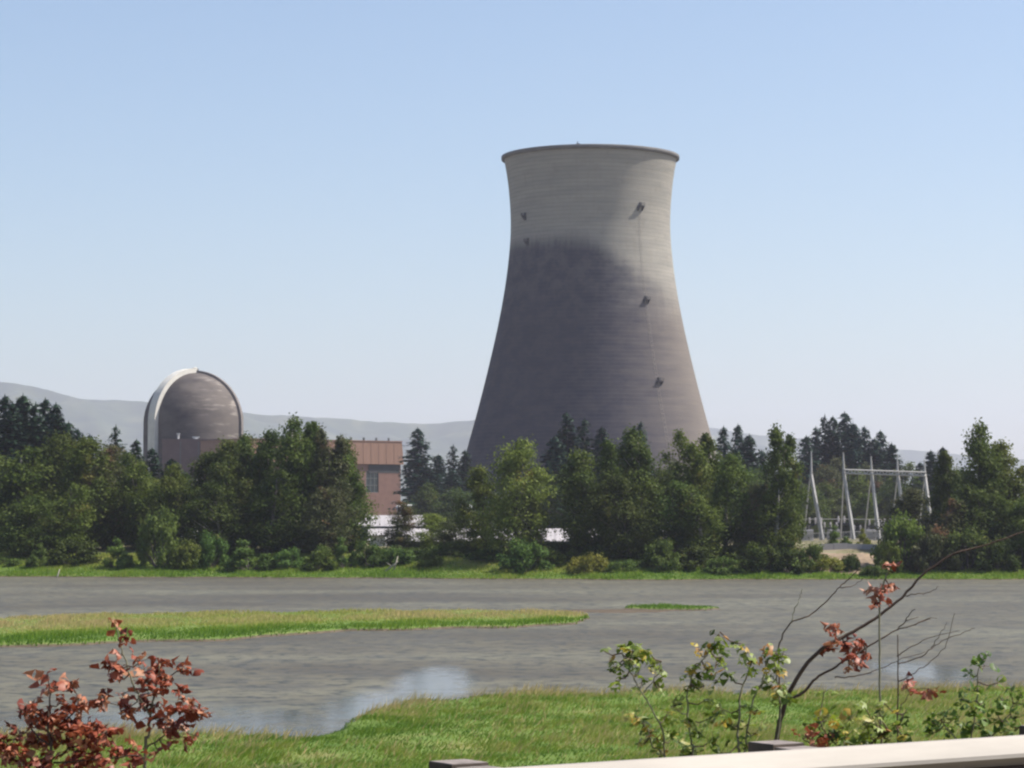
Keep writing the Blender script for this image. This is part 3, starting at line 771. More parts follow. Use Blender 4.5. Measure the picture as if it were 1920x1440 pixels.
def make_conifer(seed, Ht=24., W=8., per=7, gap=.42, sparse=0.0):
    rs = np.random.RandomState(seed); quads = []
    z = Ht*.06
    while z < Ht*.985:
        t = z/Ht; L_ = W/2*((1-t)**.62)*(.66+.6*rs.rand()) + .12
        if t < .15: L_ *= .6+t*2.6
        for k in range(per):
            if rs.rand() < sparse: continue
            a = rs.rand()*6.28; l = L_*(.65+.5*rs.rand()); dr = -.18-.25*rs.rand() + .35*t
            d = np.array([math.cos(a), math.sin(a), 0]); s = np.array([-math.sin(a), math.cos(a), 0])
            n = max(2, int(l/.55))
            for j in range(n):
                q0, q1 = j/n, (j+1.25)/n
                w0 = (.20+.34*math.sin(min(1, q0*1.1+.12)*3.0))*min(1, l*.5)+.07
                p0 = d*l*q0 + np.array([0,0,z + dr*l*q0 + .10*l*q0*q0]); p1 = d*l*q1 + np.array([0,0,z + dr*l*q1+.10*l*q1*q1 - .12])
                tw = rs.uniform(-.35, .35); up = np.array([0,0,1])*tw
                quads += [p0 - (s+up)*w0, p0 + (s+up)*w0, p1 + (s-up)*w0*.5, p1 - (s-up)*w0*.5]
                if rs.rand() < .6:
                    w1 = w0*1.1; m_ = (p0+p1)/2
                    quads += [m_ - s*w1*.3, m_ + s*w1*.3, m_ + s*w1*.9+np.array([0,0,-.45]) + d*.2, m_ - s*w1*.9+np.array([0,0,-.45]) + d*.2]
        z += gap*(.7+.6*rs.rand())*(1-.45*t)
    for _ in range(6):
        a = rs.rand()*6.28; s = np.array([math.cos(a), math.sin(a), 0])*.16
        quads += [np.array([0,0,Ht*.95])-s, np.array([0,0,Ht*.95])+s, np.array([0,0,Ht*1.0])+s*.1, np.array([0,0,Ht*1.0])-s*.1]
    crown = np_mesh('crown', np.array(quads), 4)
    tm = MB().tube([(0,0,0),(0.05,0,Ht*.5),(0,0,Ht*.98)], [.34,.2,.03], 6)
    return crown, tm.mesh('trunk', True), Ht, W
def make_shrub(seed, Ht=4., W=5., nc_=20, per=170, leaf=.24):
    rs = np.random.RandomState(seed); cs, rr_, ct = [], [], []
    for i in range(nc_):
        a = rs.rand()*6.28; q = math.sqrt(rs.rand()); h = (1-q*q*.75)*rs.uniform(.35, .88)
        cs.append((math.cos(a)*q*W*.40, math.sin(a)*q*W*.40, h*Ht)); s = W*rs.uniform(.09, .17); rr_.append((s, s, s*.85)); ct.append(per)
    for i in range(8):
        a = rs.rand()*6.28; cs.append((math.cos(a)*W*.33, math.sin(a)*W*.33, Ht*.15)); rr_.append((W*.13, W*.13, Ht*.16)); ct.append(per)
    crown = np_mesh('foliage', leafcloud(rs, cs, rr_, ct, leaf, leaf*.7), 4)
    tm = MB()
    for c in cs[::2]: tm.tube([(c[0]*.15, c[1]*.15, 0), (c[0]*.6, c[1]*.6, c[2]*.55), c], [.06, .045, .015], 4, False)
    return crown, tm.mesh('stem', True), Ht, W

BP = {'o1': make_broad(1, 'oval', tops=1), 'o2': make_broad(2, 'oval', tops=2, W=13), 'o3': make_broad(3, 'spread', tops=3, W=14, nc_=64),
      't1': make_broad(4, 'tall', tops=1, W=10, nc_=50), 't2': make_broad(5, 'tall', tops=2, W=11, nc_=54), 'r1': make_broad(6, 'round', tops=1, W=14, nc_=60),
      'r2': make_broad(8, 'round', tops=3, W=14, nc_=66, per=190), 'w1': make_broad(9, 'oval', lo=.2, tops=2, W=12, nc_=46, per=150, leaf=.38)}
CP = {'c1': make_conifer(11), 'c2': make_conifer(12, 24, 7, 6), 'c3': make_conifer(13, 24, 9.5, 8), 'c4': make_conifer(14, 24, 6.5, 5, .5, .15)}
SP = {'s1': make_shrub(21), 's2': make_shrub(22, 3.4, 5.6, 24), 's3': make_shrub(23, 4.6, 4.4, 22), 's4': make_shrub(24, 2.4, 5.5, 18)}
cache = {}
def withmat(me, mat):
    key = (me.name, mat)
    if key not in cache:
        c = me.copy(); c.materials.clear(); c.materials.append(M[mat]); cache[key] = c
    return cache[key]
def plant(name, proto, label, cat, px, ytop, Y, wpx, mat, group, bark='bark', sink=0.15):
    P = {**BP, **CP, **SP}[proto]
    if Y < 460:      # rows counted from the water's edge
        f_ = float(np.interp((px-960)/F*390, FAR[:,0], FAR[:,1])); Y = f_ + 5.0 + (Y-393)*.85
    if proto in CP: wpx *= 1.95
    elif proto in BP: wpx *= 1.18 if proto in ('t1', 't2') else 1.30
    else:
        wpx *= 1.15*rnd.uniform(.72, 1.15); ytop -= rnd.uniform(-8, 16)
    x = (px-960)/F*Y; g_ = h1(x, Y) - sink
    ht = at(px, ytop, Y).z - g_; w = wpx/F*Y
    t = thing(name, label, cat, (x, Y, g_), rnd.uniform(0, 6.28), group)
    sc_ = (w/P[3], w/P[3], ht/P[2])
    fol = 'foliage' if proto in SP else 'crown'
    a = link(fol, withmat(P[0], mat), None, t); b2 = link('stem' if proto in SP else 'trunk', withmat(P[1], bark), None, t)
    a.scale = sc_; b2.scale = sc_
    return t
GB = 'leafy trees along the far bank'; GC = 'dark conifers beyond the bank trees'; GS = 'shrubs along the far bank'
# name, proto, px, ytop, Y, width px, material, label
BROAD = [
 ('o2', 18, 838, 428, 150, 'broad_mid', 'leafy tree at the western end of the bank under tall dark conifers'),
 ('r1', 92, 812, 436, 130, 'broad_dark', 'round dark leafy tree in front of the tall conifer clump'),
 ('o1', 152, 818, 425, 118, 'broad_mid', 'green leafy tree between conifer clump and small lone spiky conifer'),
 ('o3', 212, 832, 432, 120, 'broad_dry', 'brownish green tree directly under the thin spiky conifer west of the dome'),
 ('r2', 262, 850, 428, 110, 'broad_mid', 'green leafy tree just west of the foot of the dome rib'),
 ('o2', 308, 868, 424, 90, 'broad_mid', 'leafy tree covering the foot of the pale dome rib'),
 ('o1', 352, 885, 440, 80, 'broad_dark', 'low dark leafy tree under the brown block building'),
 ('w1', 118, 905, 414, 100, 'broad_mid', 'shorter leafy tree low in the western tree mass, second row'),
 ('r1', 45, 930, 411, 110, 'broad_dark', 'broad dark tree low at the western end of the bank'),
 ('o1', 395, 845, 432, 100, 'broad_dark', 'dark leafy tree rising in front of the dome building side'),
 ('o3', 432, 822, 424, 110, 'broad_dark', 'dense dark tree just east of the dome'),
 ('t2', 478, 815, 430, 95, 'broad_dark', 'tall narrow dark tree between dome and tallest leafy trees'),
 ('o2', 535, 780, 418, 118, 'broad_mid', 'tallest leafy tree of the bank, between dome and brick building'),
 ('t1', 577, 790, 426, 80, 'broad_mid', 'tall leafy tree touching the tallest one on its east side'),
 ('t2', 622, 800, 420, 88, 'broad_dry', 'slim brownish tree standing just before the tan upper band'),
 ('o1', 655, 850, 424, 92, 'broad_mid', 'slanted leafy tree overlapping the brick wall'),
 ('w1', 505, 880, 412, 120, 'broad_dark', 'dark lower tree at the foot of the tallest leafy tree'),
 ('r2', 610, 900, 412, 110, 'broad_dry', 'loose olive tree with pale stems low before the brick building'),
 ('r1', 420, 905, 414, 110, 'broad_dark', 'rounded dark tree low beneath the dome'),
 ('w1', 738, 938, 425, 80, 'broad_dry', 'small thin tree beside the foot of the brick wall'),
 ('o1', 810, 962, 424, 74, 'broad_light', 'small light green tree before the low blue-grey building'),
 ('w1', 862, 975, 421, 84, 'broad_dry', 'small olive tree low between the two gaps in the bank'),
 ('r1', 968, 824, 408, 118, 'broad_light', 'rounded bright leafy tree standing apart before the tower base, west part'),
 ('o1', 905, 872, 414, 82, 'broad_mid', 'leafy tree leaning on the western side of the rounded bright one'),
 ('w1', 1000, 905, 412, 70, 'broad_light', 'small light tree under the eastern side of the rounded bright one'),
 ('o3', 1098, 842, 413, 116, 'broad_dark', 'broad dark tree directly before the middle of the cooling tower'),
 ('t2', 1150, 822, 424, 96, 'broad_mid', 'leafy tree before the tower, second of the thick eastern group'),
 ('o2', 1212, 802, 417, 116, 'broad_mid', 'tall leafy tree before the sunlit side of the tower foot'),
 ('r2', 1290, 806, 420, 110, 'broad_mid', 'wide topped leafy tree where the tower shell meets the treetops'),
 ('t1', 1338, 812, 426, 80, 'broad_dark', 'leafy tree just outside the eastern edge of the tower'),
 ('o1', 1362, 850, 412, 90, 'broad_mid', 'lower leafy tree between tower edge and the lone tall tree'),
 ('w1', 1250, 900, 408, 110, 'broad_dark', 'dark low tree in the thick group before the tower'),
 ('r1', 1180, 890, 408, 110, 'broad_dark', 'dark round low tree under the thick group before the tower'),
 ('w1', 1320, 910, 406, 120, 'broad_mid', 'spreading low tree under the wide topped one'),
 ('r1', 1405, 905, 410, 100, 'broad_dry', 'low brownish tree beside the lone tall tree'),
 ('t2', 1475, 796, 406, 98, 'broad_dark', 'tall dark tree with double top just west of the switchyard mast'),
 ('w1', 1455, 900, 402, 100, 'broad_mid', 'bushy tree at the foot of the double topped tall tree'),
 ('o2', 1828, 790, 408, 124, 'broad_mid', 'biggest leafy tree of the eastern bank, east of the gantry'),
 ('o3', 1892, 826, 414, 120, 'broad_light', 'leafy tree at the eastern end of the bank'),
 ('t1', 1782, 845, 420, 70, 'broad_dark', 'narrow tree hiding the end of the gantry crossbeam'),
 ('w1', 1760, 935, 404, 110, 'broad_dry', 'brownish olive low tree under the end of the crossbeam'),
 ('r2', 1850, 910, 403, 120, 'broad_dark', 'dark low tree under the biggest eastern leafy tree'),
 ('r1', 1925, 930, 402, 110, 'broad_mid', 'low round tree at the very eastern end'),
 ('o1', 1700, 915, 425, 100, 'broad_dry', 'dry looking tree hiding the feet of the third gantry mast'),
 ('o2', 1965, 835, 420, 120, 'broad_mid', 'leafy tree cut by the eastern edge of the view'),
 ('o1', 500, 804, 428, 86, 'broad_dark', 'dark leafy tree filling the space west of the tallest leafy tree'),
 ('o2', 598, 800, 430, 90, 'broad_mid', 'leafy tree squeezed between the tall one and the slim brownish tree'),
 ('o1', 642, 818, 427, 70, 'broad_dark', 'dark leafy tree overlapping the western end of the tan band'),
 ('o1', 452, 812, 432, 80, 'broad_mid', 'leafy tree exactly at the east side of the dome'),
 ('o1', -45, 845, 425, 120, 'broad_mid', 'leafy tree cut by the western edge of the view'),
]
for i, (pr_, px, yt, Y, w, mt, lab) in enumerate(BROAD):
    plant('leafy_tree', pr_, lab, 'tree', px, yt, Y, w, mt, GB, 'pale_bark' if i % 3 == 0 else 'bark')
CON = [
 ('c2', -30, 748, 520, 80, 'conifer', 'tall conifer partly cut by the western edge of the view'),
 ('c1', 8, 738, 540, 84, 'conifer', 'tall dark conifer at the western edge of the clump'),
 ('c3', 42, 736, 530, 84, 'conifer', 'tallest conifer of the western clump'),
 ('c2', 66, 752, 520, 60, 'conifer', 'dark conifer filling the middle of the western clump'),
 ('c1', 84, 744, 545, 66, 'conifer', 'pointed conifer third from the west in the clump'),
 ('c2', 104, 753, 530, 70, 'conifer', 'conifer at the eastern shoulder of the western clump'),
 ('c3', 128, 788, 525, 66, 'conifer', 'lower conifer ending the western clump'),
 ('c1', 22, 752, 515, 70, 'conifer', 'conifer squeezed between the two tallest of the western clump'),
 ('c3', 108, 772, 512, 70, 'conifer', 'bushy conifer in front of the eastern shoulder of the western clump'),
 ('c1', 146, 802, 520, 56, 'conifer', 'small conifer stepping down from the western clump'),
 ('c2', 285, 838, 530, 52, 'conifer', 'dark conifer at the western side of the pale dome rib foot'),
 ('c2', 168, 812, 540, 46, 'conifer', 'small conifer between the western clump and the thin spiky one'),
 ('c4', 217, 795, 560, 44, 'conifer', 'thin spiky lone conifer against the pale hill'),
 ('c1', 190, 842, 545, 50, 'conifer', 'low conifer at the foot of the thin spiky one'),
 ('c2', 256, 822, 560, 48, 'conifer', 'small conifer just west of the dome'),
 ('c1', 322, 858, 520, 60, 'conifer', 'dark conifer before the foot of the pale dome rib'),
 ('c3', 236, 842, 555, 50, 'conifer', 'low bushy conifer between thin spiky conifer and dome'),
 ('c1', 783, 800, 800, 62, 'conifer_far', 'perfect pointed conifer beside the brick building'),
 ('c3', 822, 850, 780, 50, 'conifer_far', 'low conifer on the east side of the perfect pointed one'),
 ('c4', 850, 832, 820, 40, 'conifer_far', 'thin conifer between pointed conifer and cooling tower'),
 ('c2', 872, 842, 790, 46, 'conifer_far', 'conifer touching the western foot of the cooling tower'),
 ('c3', 800, 872, 760, 60, 'conifer_far', 'low dark conifer before the perfect pointed one'),
 ('c2', 848, 880, 750, 60, 'conifer_far', 'low conifer above the low blue-grey building'),
 ('c2', 1062, 770, 620, 60, 'conifer_far', 'tall thin conifer before the dark middle of the tower'),
 ('c4', 1096, 782, 630, 56, 'conifer_far', 'ragged conifer before the tower, east of the tall thin one'),
 ('c1', 1128, 798, 615, 60, 'conifer_far', 'conifer before the middle of the tower, lowest of three'),
 ('c3', 1040, 815, 610, 64, 'conifer_far', 'bushy conifer before the dark west half of the tower'),
 ('c2', 1202, 788, 640, 44, 'conifer_far', 'small pointed conifer before the brown part of the tower'),
 ('c2', 1172, 812, 630, 50, 'conifer_far', 'low conifer among leafy tops before the tower'),
 ('c2', 1357, 797, 640, 46, 'conifer_far', 'first dark conifer just east of the tower'),
 ('c1', 1384, 793, 650, 46, 'conifer_far', 'second dark conifer east of the tower, slightly taller'),
 ('c3', 1405, 812, 630, 56, 'conifer_far', 'third dark conifer east of the tower, wider'),
 ('c2', 1428, 842, 640, 50, 'conifer_far', 'lowest conifer before the gap with pale hills'),
 ('c3', 1378, 838, 610, 70, 'conifer_far', 'broad low conifer beneath the pair east of the tower'),
 ('c1', 1512, 815, 760, 60, 'conifer_far', 'conifer at the western slope of the switchyard clump'),
 ('c2', 1530, 798, 770, 50, 'conifer_far', 'second conifer from the west in the switchyard clump'),
 ('c4', 1547, 776, 780, 50, 'conifer_far', 'ragged topped conifer high in the switchyard clump'),
 ('c1', 1562, 778, 770, 50, 'conifer_far', 'conifer beside the highest top of the switchyard clump'),
 ('c2', 1584, 770, 780, 62, 'conifer_far', 'highest conifer of the clump above the gantry'),
 ('c3', 1600, 790, 765, 60, 'conifer_far', 'broad conifer just east of the highest one above the gantry'),
 ('c1', 1621, 797, 775, 54, 'conifer_far', 'conifer above the second gantry mast'),
 ('c2', 1651, 805, 770, 50, 'conifer_far', 'conifer above the third gantry mast'),
 ('c3', 1672, 828, 760, 54, 'conifer_far', 'last conifer on the eastern slope of the clump'),
 ('c1', 1640, 820, 755, 60, 'conifer_far', 'dark conifer filling the clump behind the crossbeam'),
 ('c3', 1745, 842, 700, 50, 'conifer_far', 'conifer behind the end of the crossbeam'),
 ('c1', 1768, 836, 700, 50, 'conifer_far', 'conifer half hidden by the biggest eastern leafy tree'),
 ('c2', 1725, 865, 720, 40, 'conifer_far', 'small conifer in the gap before the pale eastern hill'),
]
for (pr_, px, yt, Y, w, mt, lab) in CON:
    plant('conifer', pr_, lab, 'conifer', px, yt, Y, w, mt, GC)
# trees of the wood behind, seen between and under the others
WOOD = [
 ('o2', 20, 850, 480, 130, 'broad_dark', 'behind the bank trees at the western end'), ('r1', 110, 850, 482, 130, 'broad_dark', 'under the western conifer clump'),
 ('o1', 190, 872, 480, 120, 'broad_dark', 'behind the row below the thin spiky conifer'), ('r2', 275, 882, 485, 110, 'broad_dark', 'behind the row at the west side of the dome'),
 ('o2', 400, 880, 500, 110, 'broad_dark', 'behind the row under the dome'), ('r1', 480, 880, 498, 110, 'broad_dark', 'behind the tall leafy trees, west one'),
 ('o1', 560, 872, 500, 110, 'broad_dark', 'behind the tall leafy trees, middle one'),
 ('r1', 1085, 880, 520, 110, 'broad_dark', 'before the foot of the tower, west one'), ('o2', 1160, 872, 520, 110, 'broad_dark', 'before the foot of the tower, second one'),
 ('r2', 1240, 865, 522, 120, 'broad_dark', 'before the foot of the tower, third one'), ('o1', 1320, 872, 520, 110, 'broad_dark', 'before the foot of the tower, fourth one'),
 ('r1', 1395, 870, 540, 110, 'broad_dark', 'beneath the conifers east of the tower'), ('o2', 1450, 868, 560, 90, 'broad_dark', 'behind the double topped tall tree'),
 ('r2', 1545, 858, 730, 90, 'broad_dry', 'brownish one behind the lone mast'), ('o1', 1595, 880, 715, 80, 'broad_mid', 'between lone mast and first gantry mast'),
 ('r1', 1562, 905, 700, 74, 'broad_mid', 'low green one behind the lone mast'), ('o2', 1640, 870, 725, 90, 'broad_dry', 'brownish one behind the second gantry mast'),
 ('r2', 1690, 868, 720, 90, 'broad_mid', 'behind the third gantry mast'), ('o1', 1735, 890, 710, 80, 'broad_dark', 'behind the last gantry mast'),
 ('r1', 1668, 905, 700, 80, 'broad_dark', 'low dark one between second and third gantry masts'), ('r1', 1800, 880, 520, 100, 'broad_dark', 'behind the biggest eastern leafy tree'),
 ('o2', 1880, 870, 520, 110, 'broad_dark', 'behind the trees at the eastern end'), ('o1', 1620, 925, 695, 70, 'broad_mid', 'low one seen between first and second gantry masts'),
 ('r2', 1520, 900, 690, 80, 'broad_dark', 'dark one at the west side of the lone mast'), ('o2', 790, 905, 735, 80, 'broad_dark', 'before the perfect pointed conifer'),
 ('r1', 840, 915, 730, 80, 'broad_dark', 'low one between pointed conifer and tower'), ('r1', 1590, 930, 700, 66, 'broad_dry', 'low brownish one just left of the first gantry mast'.replace('left', 'west')),
 ('o2', 1645, 935, 698, 66, 'broad_mid', 'low green one under the second span of the crossbeam'),
]
for (pr_, px, yt, Y, w, mt, wh) in WOOD:
    plant('wood_tree', pr_, 'tree of the second wood row ' + wh, 'tree', px, yt, Y, w, mt, 'trees of the second row of the wood')
SHR = [
 ('s3', 70, 1006, 399, 56, 'shrub_green', 'small pale bush standing alone before the dark western trees'),
 ('s1', 20, 1035, 402, 70, 'shrub_green', 'low bush at the western end of the bank grass'),
 ('s3', 222, 992, 398, 74, 'shrub_green', 'tall light green bush west of the large round one'),
 ('s1', 300, 930, 399, 112, 'shrub_green', 'large round bush below the foot of the dome'),
 ('s2', 352, 1000, 396, 80, 'broad_mid', 'dark bush touching the east side of the large round bush'),
 ('s1', 398, 972, 400, 80, 'shrub_green', 'bush with pale top under the dome, east of the large round one'),
 ('s3', 468, 1004, 397, 80, 'shrub_green', 'pale green bush low between the dark trees'),
 ('s1', 543, 1010, 398, 84, 'shrub_green', 'broad bush under the tallest leafy tree'),
 ('s2', 600, 1028, 396, 80, 'broad_mid', 'dark low bush before the loose olive tree'),
 ('s3', 648, 1010, 399, 70, 'shrub_green', 'bush before the slanted leafy tree'),
 ('s1', 692, 1005, 402, 76, 'shrub_green', 'green bush below the white walled workshop'),
 ('s4', 745, 1030, 405, 90, 'shrub_green', 'low wide bush beside the bleached driftwood'),
 ('s1', 806, 1015, 400, 50, 'broad_mid', 'small dark bush in the open gap of the bank'),
 ('s4', 870, 1030, 412, 110, 'broad_dark', 'dark low bush under the long white shed, west part'),
 ('s2', 925, 1020, 408, 100, 'broad_dark', 'dark bush under the rounded bright tree'),
 ('s1', 985, 1008, 396, 96, 'shrub_green', 'round green bush at the water edge below the rounded bright tree'),
 ('s4', 1050, 1028, 406, 110, 'broad_dark', 'dark low bush below the bright part of the long shed roof'),
 ('s4', 1100, 1030, 396, 100, 'shrub_yellow', 'low olive yellow bush in front of the dark undergrowth'),
 ('s4', 1165, 1036, 397, 100, 'shrub_green', 'low green bush east of the olive yellow one'),
 ('s2', 1238, 1010, 397, 92, 'shrub_green', 'rounded bush with pale top under the thick tree group'),
 ('s4', 1140, 1022, 410, 110, 'broad_dark', 'very dark undergrowth bush beneath the thick tree group'),
 ('s2', 1300, 1010, 400, 90, 'broad_dark', 'dark bush at the eastern end of the long shed'),
 ('s1', 1355, 1030, 395, 90, 'shrub_green', 'bush between the thick group and the double topped tree'),
 ('s1', 1425, 1015, 396, 90, 'broad_dark', 'dark bush at the foot of the double topped tree'),
 ('s3', 1480, 1010, 394, 80, 'broad_dark', 'dark upright bush beside the bare dirt bank'),
 ('s2', 1522, 1018, 397, 86, 'shrub_green', 'yellowish green bush on the west side of the bare dirt bank'),
 ('s3', 1570, 986, 452, 42, 'shrub_green', 'small pointed bush between lone mast and first gantry mast'),
 ('s3', 1617, 994, 450, 36, 'shrub_yellow', 'small yellow green bush just east of the first gantry mast'),
 ('s4', 1592, 1040, 396, 36, 'broad_dark', 'tiny dark bush in the middle of the bare dirt bank'),
 ('s1', 1690, 942, 400, 106, 'broad_mid', 'big round dark green bush east of the bare dirt bank'),
 ('s1', 1665, 990, 395, 60, 'broad_mid', 'dark bush bordering the bare dirt bank on its east side'),
 ('s2', 1748, 985, 397, 90, 'broad_dry', 'brownish bush beside the big round dark green one'),
 ('s1', 1812, 975, 397, 90, 'shrub_green', 'green bush under the biggest eastern leafy tree'),
 ('s2', 1868, 1000, 395, 90, 'broad_dark', 'dark bush near the eastern end of the bank'),
 ('s1', 1915, 985, 399, 80, 'shrub_green', 'bush at the eastern end of the bank'),
 ('s2', 140, 1015, 404, 110, 'broad_dark', 'dark undergrowth bush beneath the western trees'),
 ('s2', 1395, 1025, 404, 90, 'broad_dark', 'dark undergrowth bush beneath the low brownish tree'),
 ('s2', 712, 1022, 412, 90, 'broad_dark', 'dark bush under the white walled workshop'),
 ('s2', 775, 1022, 414, 90, 'broad_dark', 'dark bush below the small light green tree, west side'),
 ('s4', 835, 1020, 416, 100, 'broad_mid', 'mid green bush hiding the lower wall of the long shed near its west part'),
 ('s2', 892, 1012, 416, 90, 'broad_dark', 'dark bush at the western foot of the rounded bright tree'),
 ('s2', 1040, 1022, 414, 90, 'broad_dark', 'dark bush just below the brightest stretch of shed roof'),
 ('s2', 1085, 1012, 416, 90, 'broad_dark', 'dark bush where the thick tree group begins'),
 ('s3', 905, 1000, 420, 60, 'broad_mid', 'upright bush before the long shed beside the rounded bright tree'),
 ('s3', 756, 985, 422, 50, 'broad_dry', 'thin olive bush before the white roofs near the brick wall'),
 ('s4', 1545, 1040, 396, 70, 'shrub_yellow', 'low yellowish bush spilling onto the west side of the bare dirt bank'),
 ('s4', 1640, 1058, 391, 60, 'broad_mid', 'low ragged bush at the water edge below the dirt bank'),
]
for (pr_, px, yt, Y, w, mt, lab) in SHR:
    plant('shrub', pr_, lab, 'shrub', px, yt, Y, w, mt, GS)

# driftwood on the bank
for i, (pts, lab) in enumerate([([(722, 1072), (735, 1062), (746, 1052)], 'bleached forked driftwood branch leaning up from the far bank grass'),
                  ([(738, 1052), (746, 1043)], 'short bleached driftwood stub above the forked branch'),
                  ([(104, 1072), (112, 1067)], 'tiny pale driftwood piece on the western bank grass')]):
    Y = 394.0; pw = [at(a_, b_, Y) for a_, b_ in pts]; o_ = Vector((pw[0].x, Y, h1(pw[0].x, Y)))
    pw = [o_] + pw[1:]
    mb = MB(); mb.tube([p - o_ for p in pw], [.16]+[.11]*(len(pw)-2)+[.06], 6)
    if i == 0: mb.tube([pw[1]-o_, pw[1]-o_+Vector((-.9,.2,.6))], [.07,.03], 5)
    tag(link('driftwood', mb.mesh('driftwood', True), simple('bleached_wood', (.32,.29,.24), .8, .15, 2), None, o_), lab, 'driftwood')

# ------------------------------------------------------------------ grass
def grassmat(name):
    m, nt, out = mat_new(name)
    at1 = N(nt, 'ShaderNodeAttribute'); at1.attribute_name = 'dry'
    col = ramp(nt, at1.outputs['Fac'], [(0, (.075, .155, .018)), (.3, (.16, .26, .030)), (.55, (.30, .33, .062)), (.8, (.46, .39, .16)), (1, (.50, .35, .18))])
    b = N(nt, 'ShaderNodeBsdfPrincipled'); b.inputs['Roughness'].default_value = .6; b.inputs['Specular IOR Level'].default_value = .2
    t = N(nt, 'ShaderNodeBsdfTranslucent'); nt.links.new(col, b.inputs['Base Color']); nt.links.new(col, t.inputs['Color'])
    mx = N(nt, 'ShaderNodeMixShader'); mx.inputs[0].default_value = .45
    nt.links.new(b.outputs[0], mx.inputs[1]); nt.links.new(t.outputs[0], mx.inputs[2]); nt.links.new(mx.outputs[0], out.inputs[0])
    return m
GM = grassmat('grass_blades')
def grass(name, x, y, hgt, wid, dry, seed, lean=.25):
    rs = np.random.RandomState(seed); z = H(x, y); k = z > .06
    x, y, z, hgt, dry = x[k], y[k], z[k], hgt[k], dry[k]; n = len(x)
    a = rs.rand(n)*6.28; w = wid*(.6+.8*rs.rand(n))*.5
    dx, dy = np.cos(a)*w, np.sin(a)*w
    lx = lean*hgt*(.8+.5*rs.randn(n)) ; ly = .3*hgt*rs.randn(n)
    base = np.stack([x, y, z-.04], -1)
    V = np.stack([base + np.stack([-dx, -dy, dx*0], -1), base + np.stack([dx, dy, dx*0], -1), base + np.stack([lx, ly, hgt], -1)], 1).reshape(-1, 3)
    me = np_mesh(name, V, 3)
    at_ = me.attributes.new('dry', 'FLOAT', 'FACE'); at_.data.foreach_set('value', np.clip(dry, 0, 1).astype(np.float32))
    return tag(link(name, me, GM), kind='stuff')
rs = np.random.RandomState(5)
def field(x, y, s, seed):
    r_ = np.random.RandomState(seed); v = 0
    for i in range(6):
        a = r_.rand()*6.28; f = (1/s)*(1.0+i*.55); v = v + np.sin((x*np.cos(a)+y*np.sin(a))*f + r_.rand()*6.28 + .8*np.sin((y*np.cos(a)-x*np.sin(a))*f*.7))/(1+i*.35)
    return v/3.
# meadow
n = 330000
yv = 76 + 56*rs.rand(n)**.9; xv = (rs.rand(n)*2-1)*(.215*yv+3)
tuft = field(xv, yv*.7, 1.1, 1); big = field(xv, yv*.6, 4.5, 2); sh_ = np.interp(xv, NEAR[:,0], NEAR[:,1])
hg = (.10 + .10*rs.rand(n) + .17*np.clip(tuft, 0, 1.2))*(1+.25*big)
keep = (yv < sh_+1.5) & (rs.rand(n) < .72 + .4*tuft)
fine = field(xv, yv*.35, .35, 12)
dryv = .40 + .24*big + .17*tuft + .24*fine + .13*rs.randn(n) + .10*np.clip(xv/20, -1, 1)
shd = sh_ - yv
tall = rs.rand(n) < np.where(shd < 3.5, .22, .035)*(1+1.2*np.clip(big, -1, 1)); hg = np.where(tall, hg*1.3+.12+.25*rs.rand(n)*(shd < 3.5), hg); dryv = np.where(tall, .82+.15*rs.rand(n), dryv)
grass('meadow_grass', xv[keep], yv[keep], hg[keep], .05, dryv[keep], 1, .75)
# long island and small island
n = 190000
yv = 164 + 96*rs.rand(n); xv = -66 + 88*rs.rand(n); keep = (np.abs(xv) < .23*yv+6)
xv, yv = xv[keep], yv[keep]; n = len(xv)
bb = np.interp(xv, ISB[:,0], ISB[:,1]); tt_ = np.interp(xv, IST[:,0], IST[:,1]); pos = np.clip((yv-bb)/np.maximum(tt_-bb, 1), 0, 1)
tuft = field(xv, yv*.4, 2.0, 3); big = field(xv, yv*.3, 8, 4)
hg = .18 + .14*rs.rand(n) + .22*np.clip(tuft, -.5, 1)
dryv = np.where(xv > 10.5, .12, .16 + .60*sstep((pos-.12)/.42) + .14*big) + .10*tuft + .10*rs.randn(n)
keep = rs.rand(n) < .85+.3*tuft
grass('island_grass', xv[keep], yv[keep], hg[keep], .10, dryv[keep], 2, .2)
# far bank
n = 120000
xv = (rs.rand(n)*2-1)*98; fb = np.interp(xv, FAR[:,0], FAR[:,1]); yv = fb - 2 + 26*rs.rand(n)**1.3; e = yv-fb
tuft = field(xv, yv*.5, 2.4, 6); big = field(xv, yv*.2, 11, 7)
hg = .22 + .2*rs.rand(n) + .22*np.clip(tuft, -.5, 1.3)*1.3 + .012*np.clip(e, 0, 20)
dryv = .24 + .26*np.clip((e-3)/9, 0, 1) + .2*big + .1*tuft + .1*rs.randn(n)
db_x = (xv/yv*F+960); ok = ~((db_x > 1452) & (db_x < 1650) & (e > 5.5))
ok &= rs.rand(n) < .85
grass('bank_grass', xv[ok], yv[ok], hg[ok], .16, dryv[ok], 3, .1)
# rough growth on the road embankment
n = 14000
s_ = rs.rand(n)*34-16; d_ = 1.0+rs.rand(n)*12
xv = P1.x + RD.x*s_ + RN.x*d_; yv = P1.y + RD.y*s_ + RN.y*d_
grass('embankment_grass', xv, yv, .10+.22*rs.rand(n), .02, .45+.25*rs.randn(n), 4, .2)

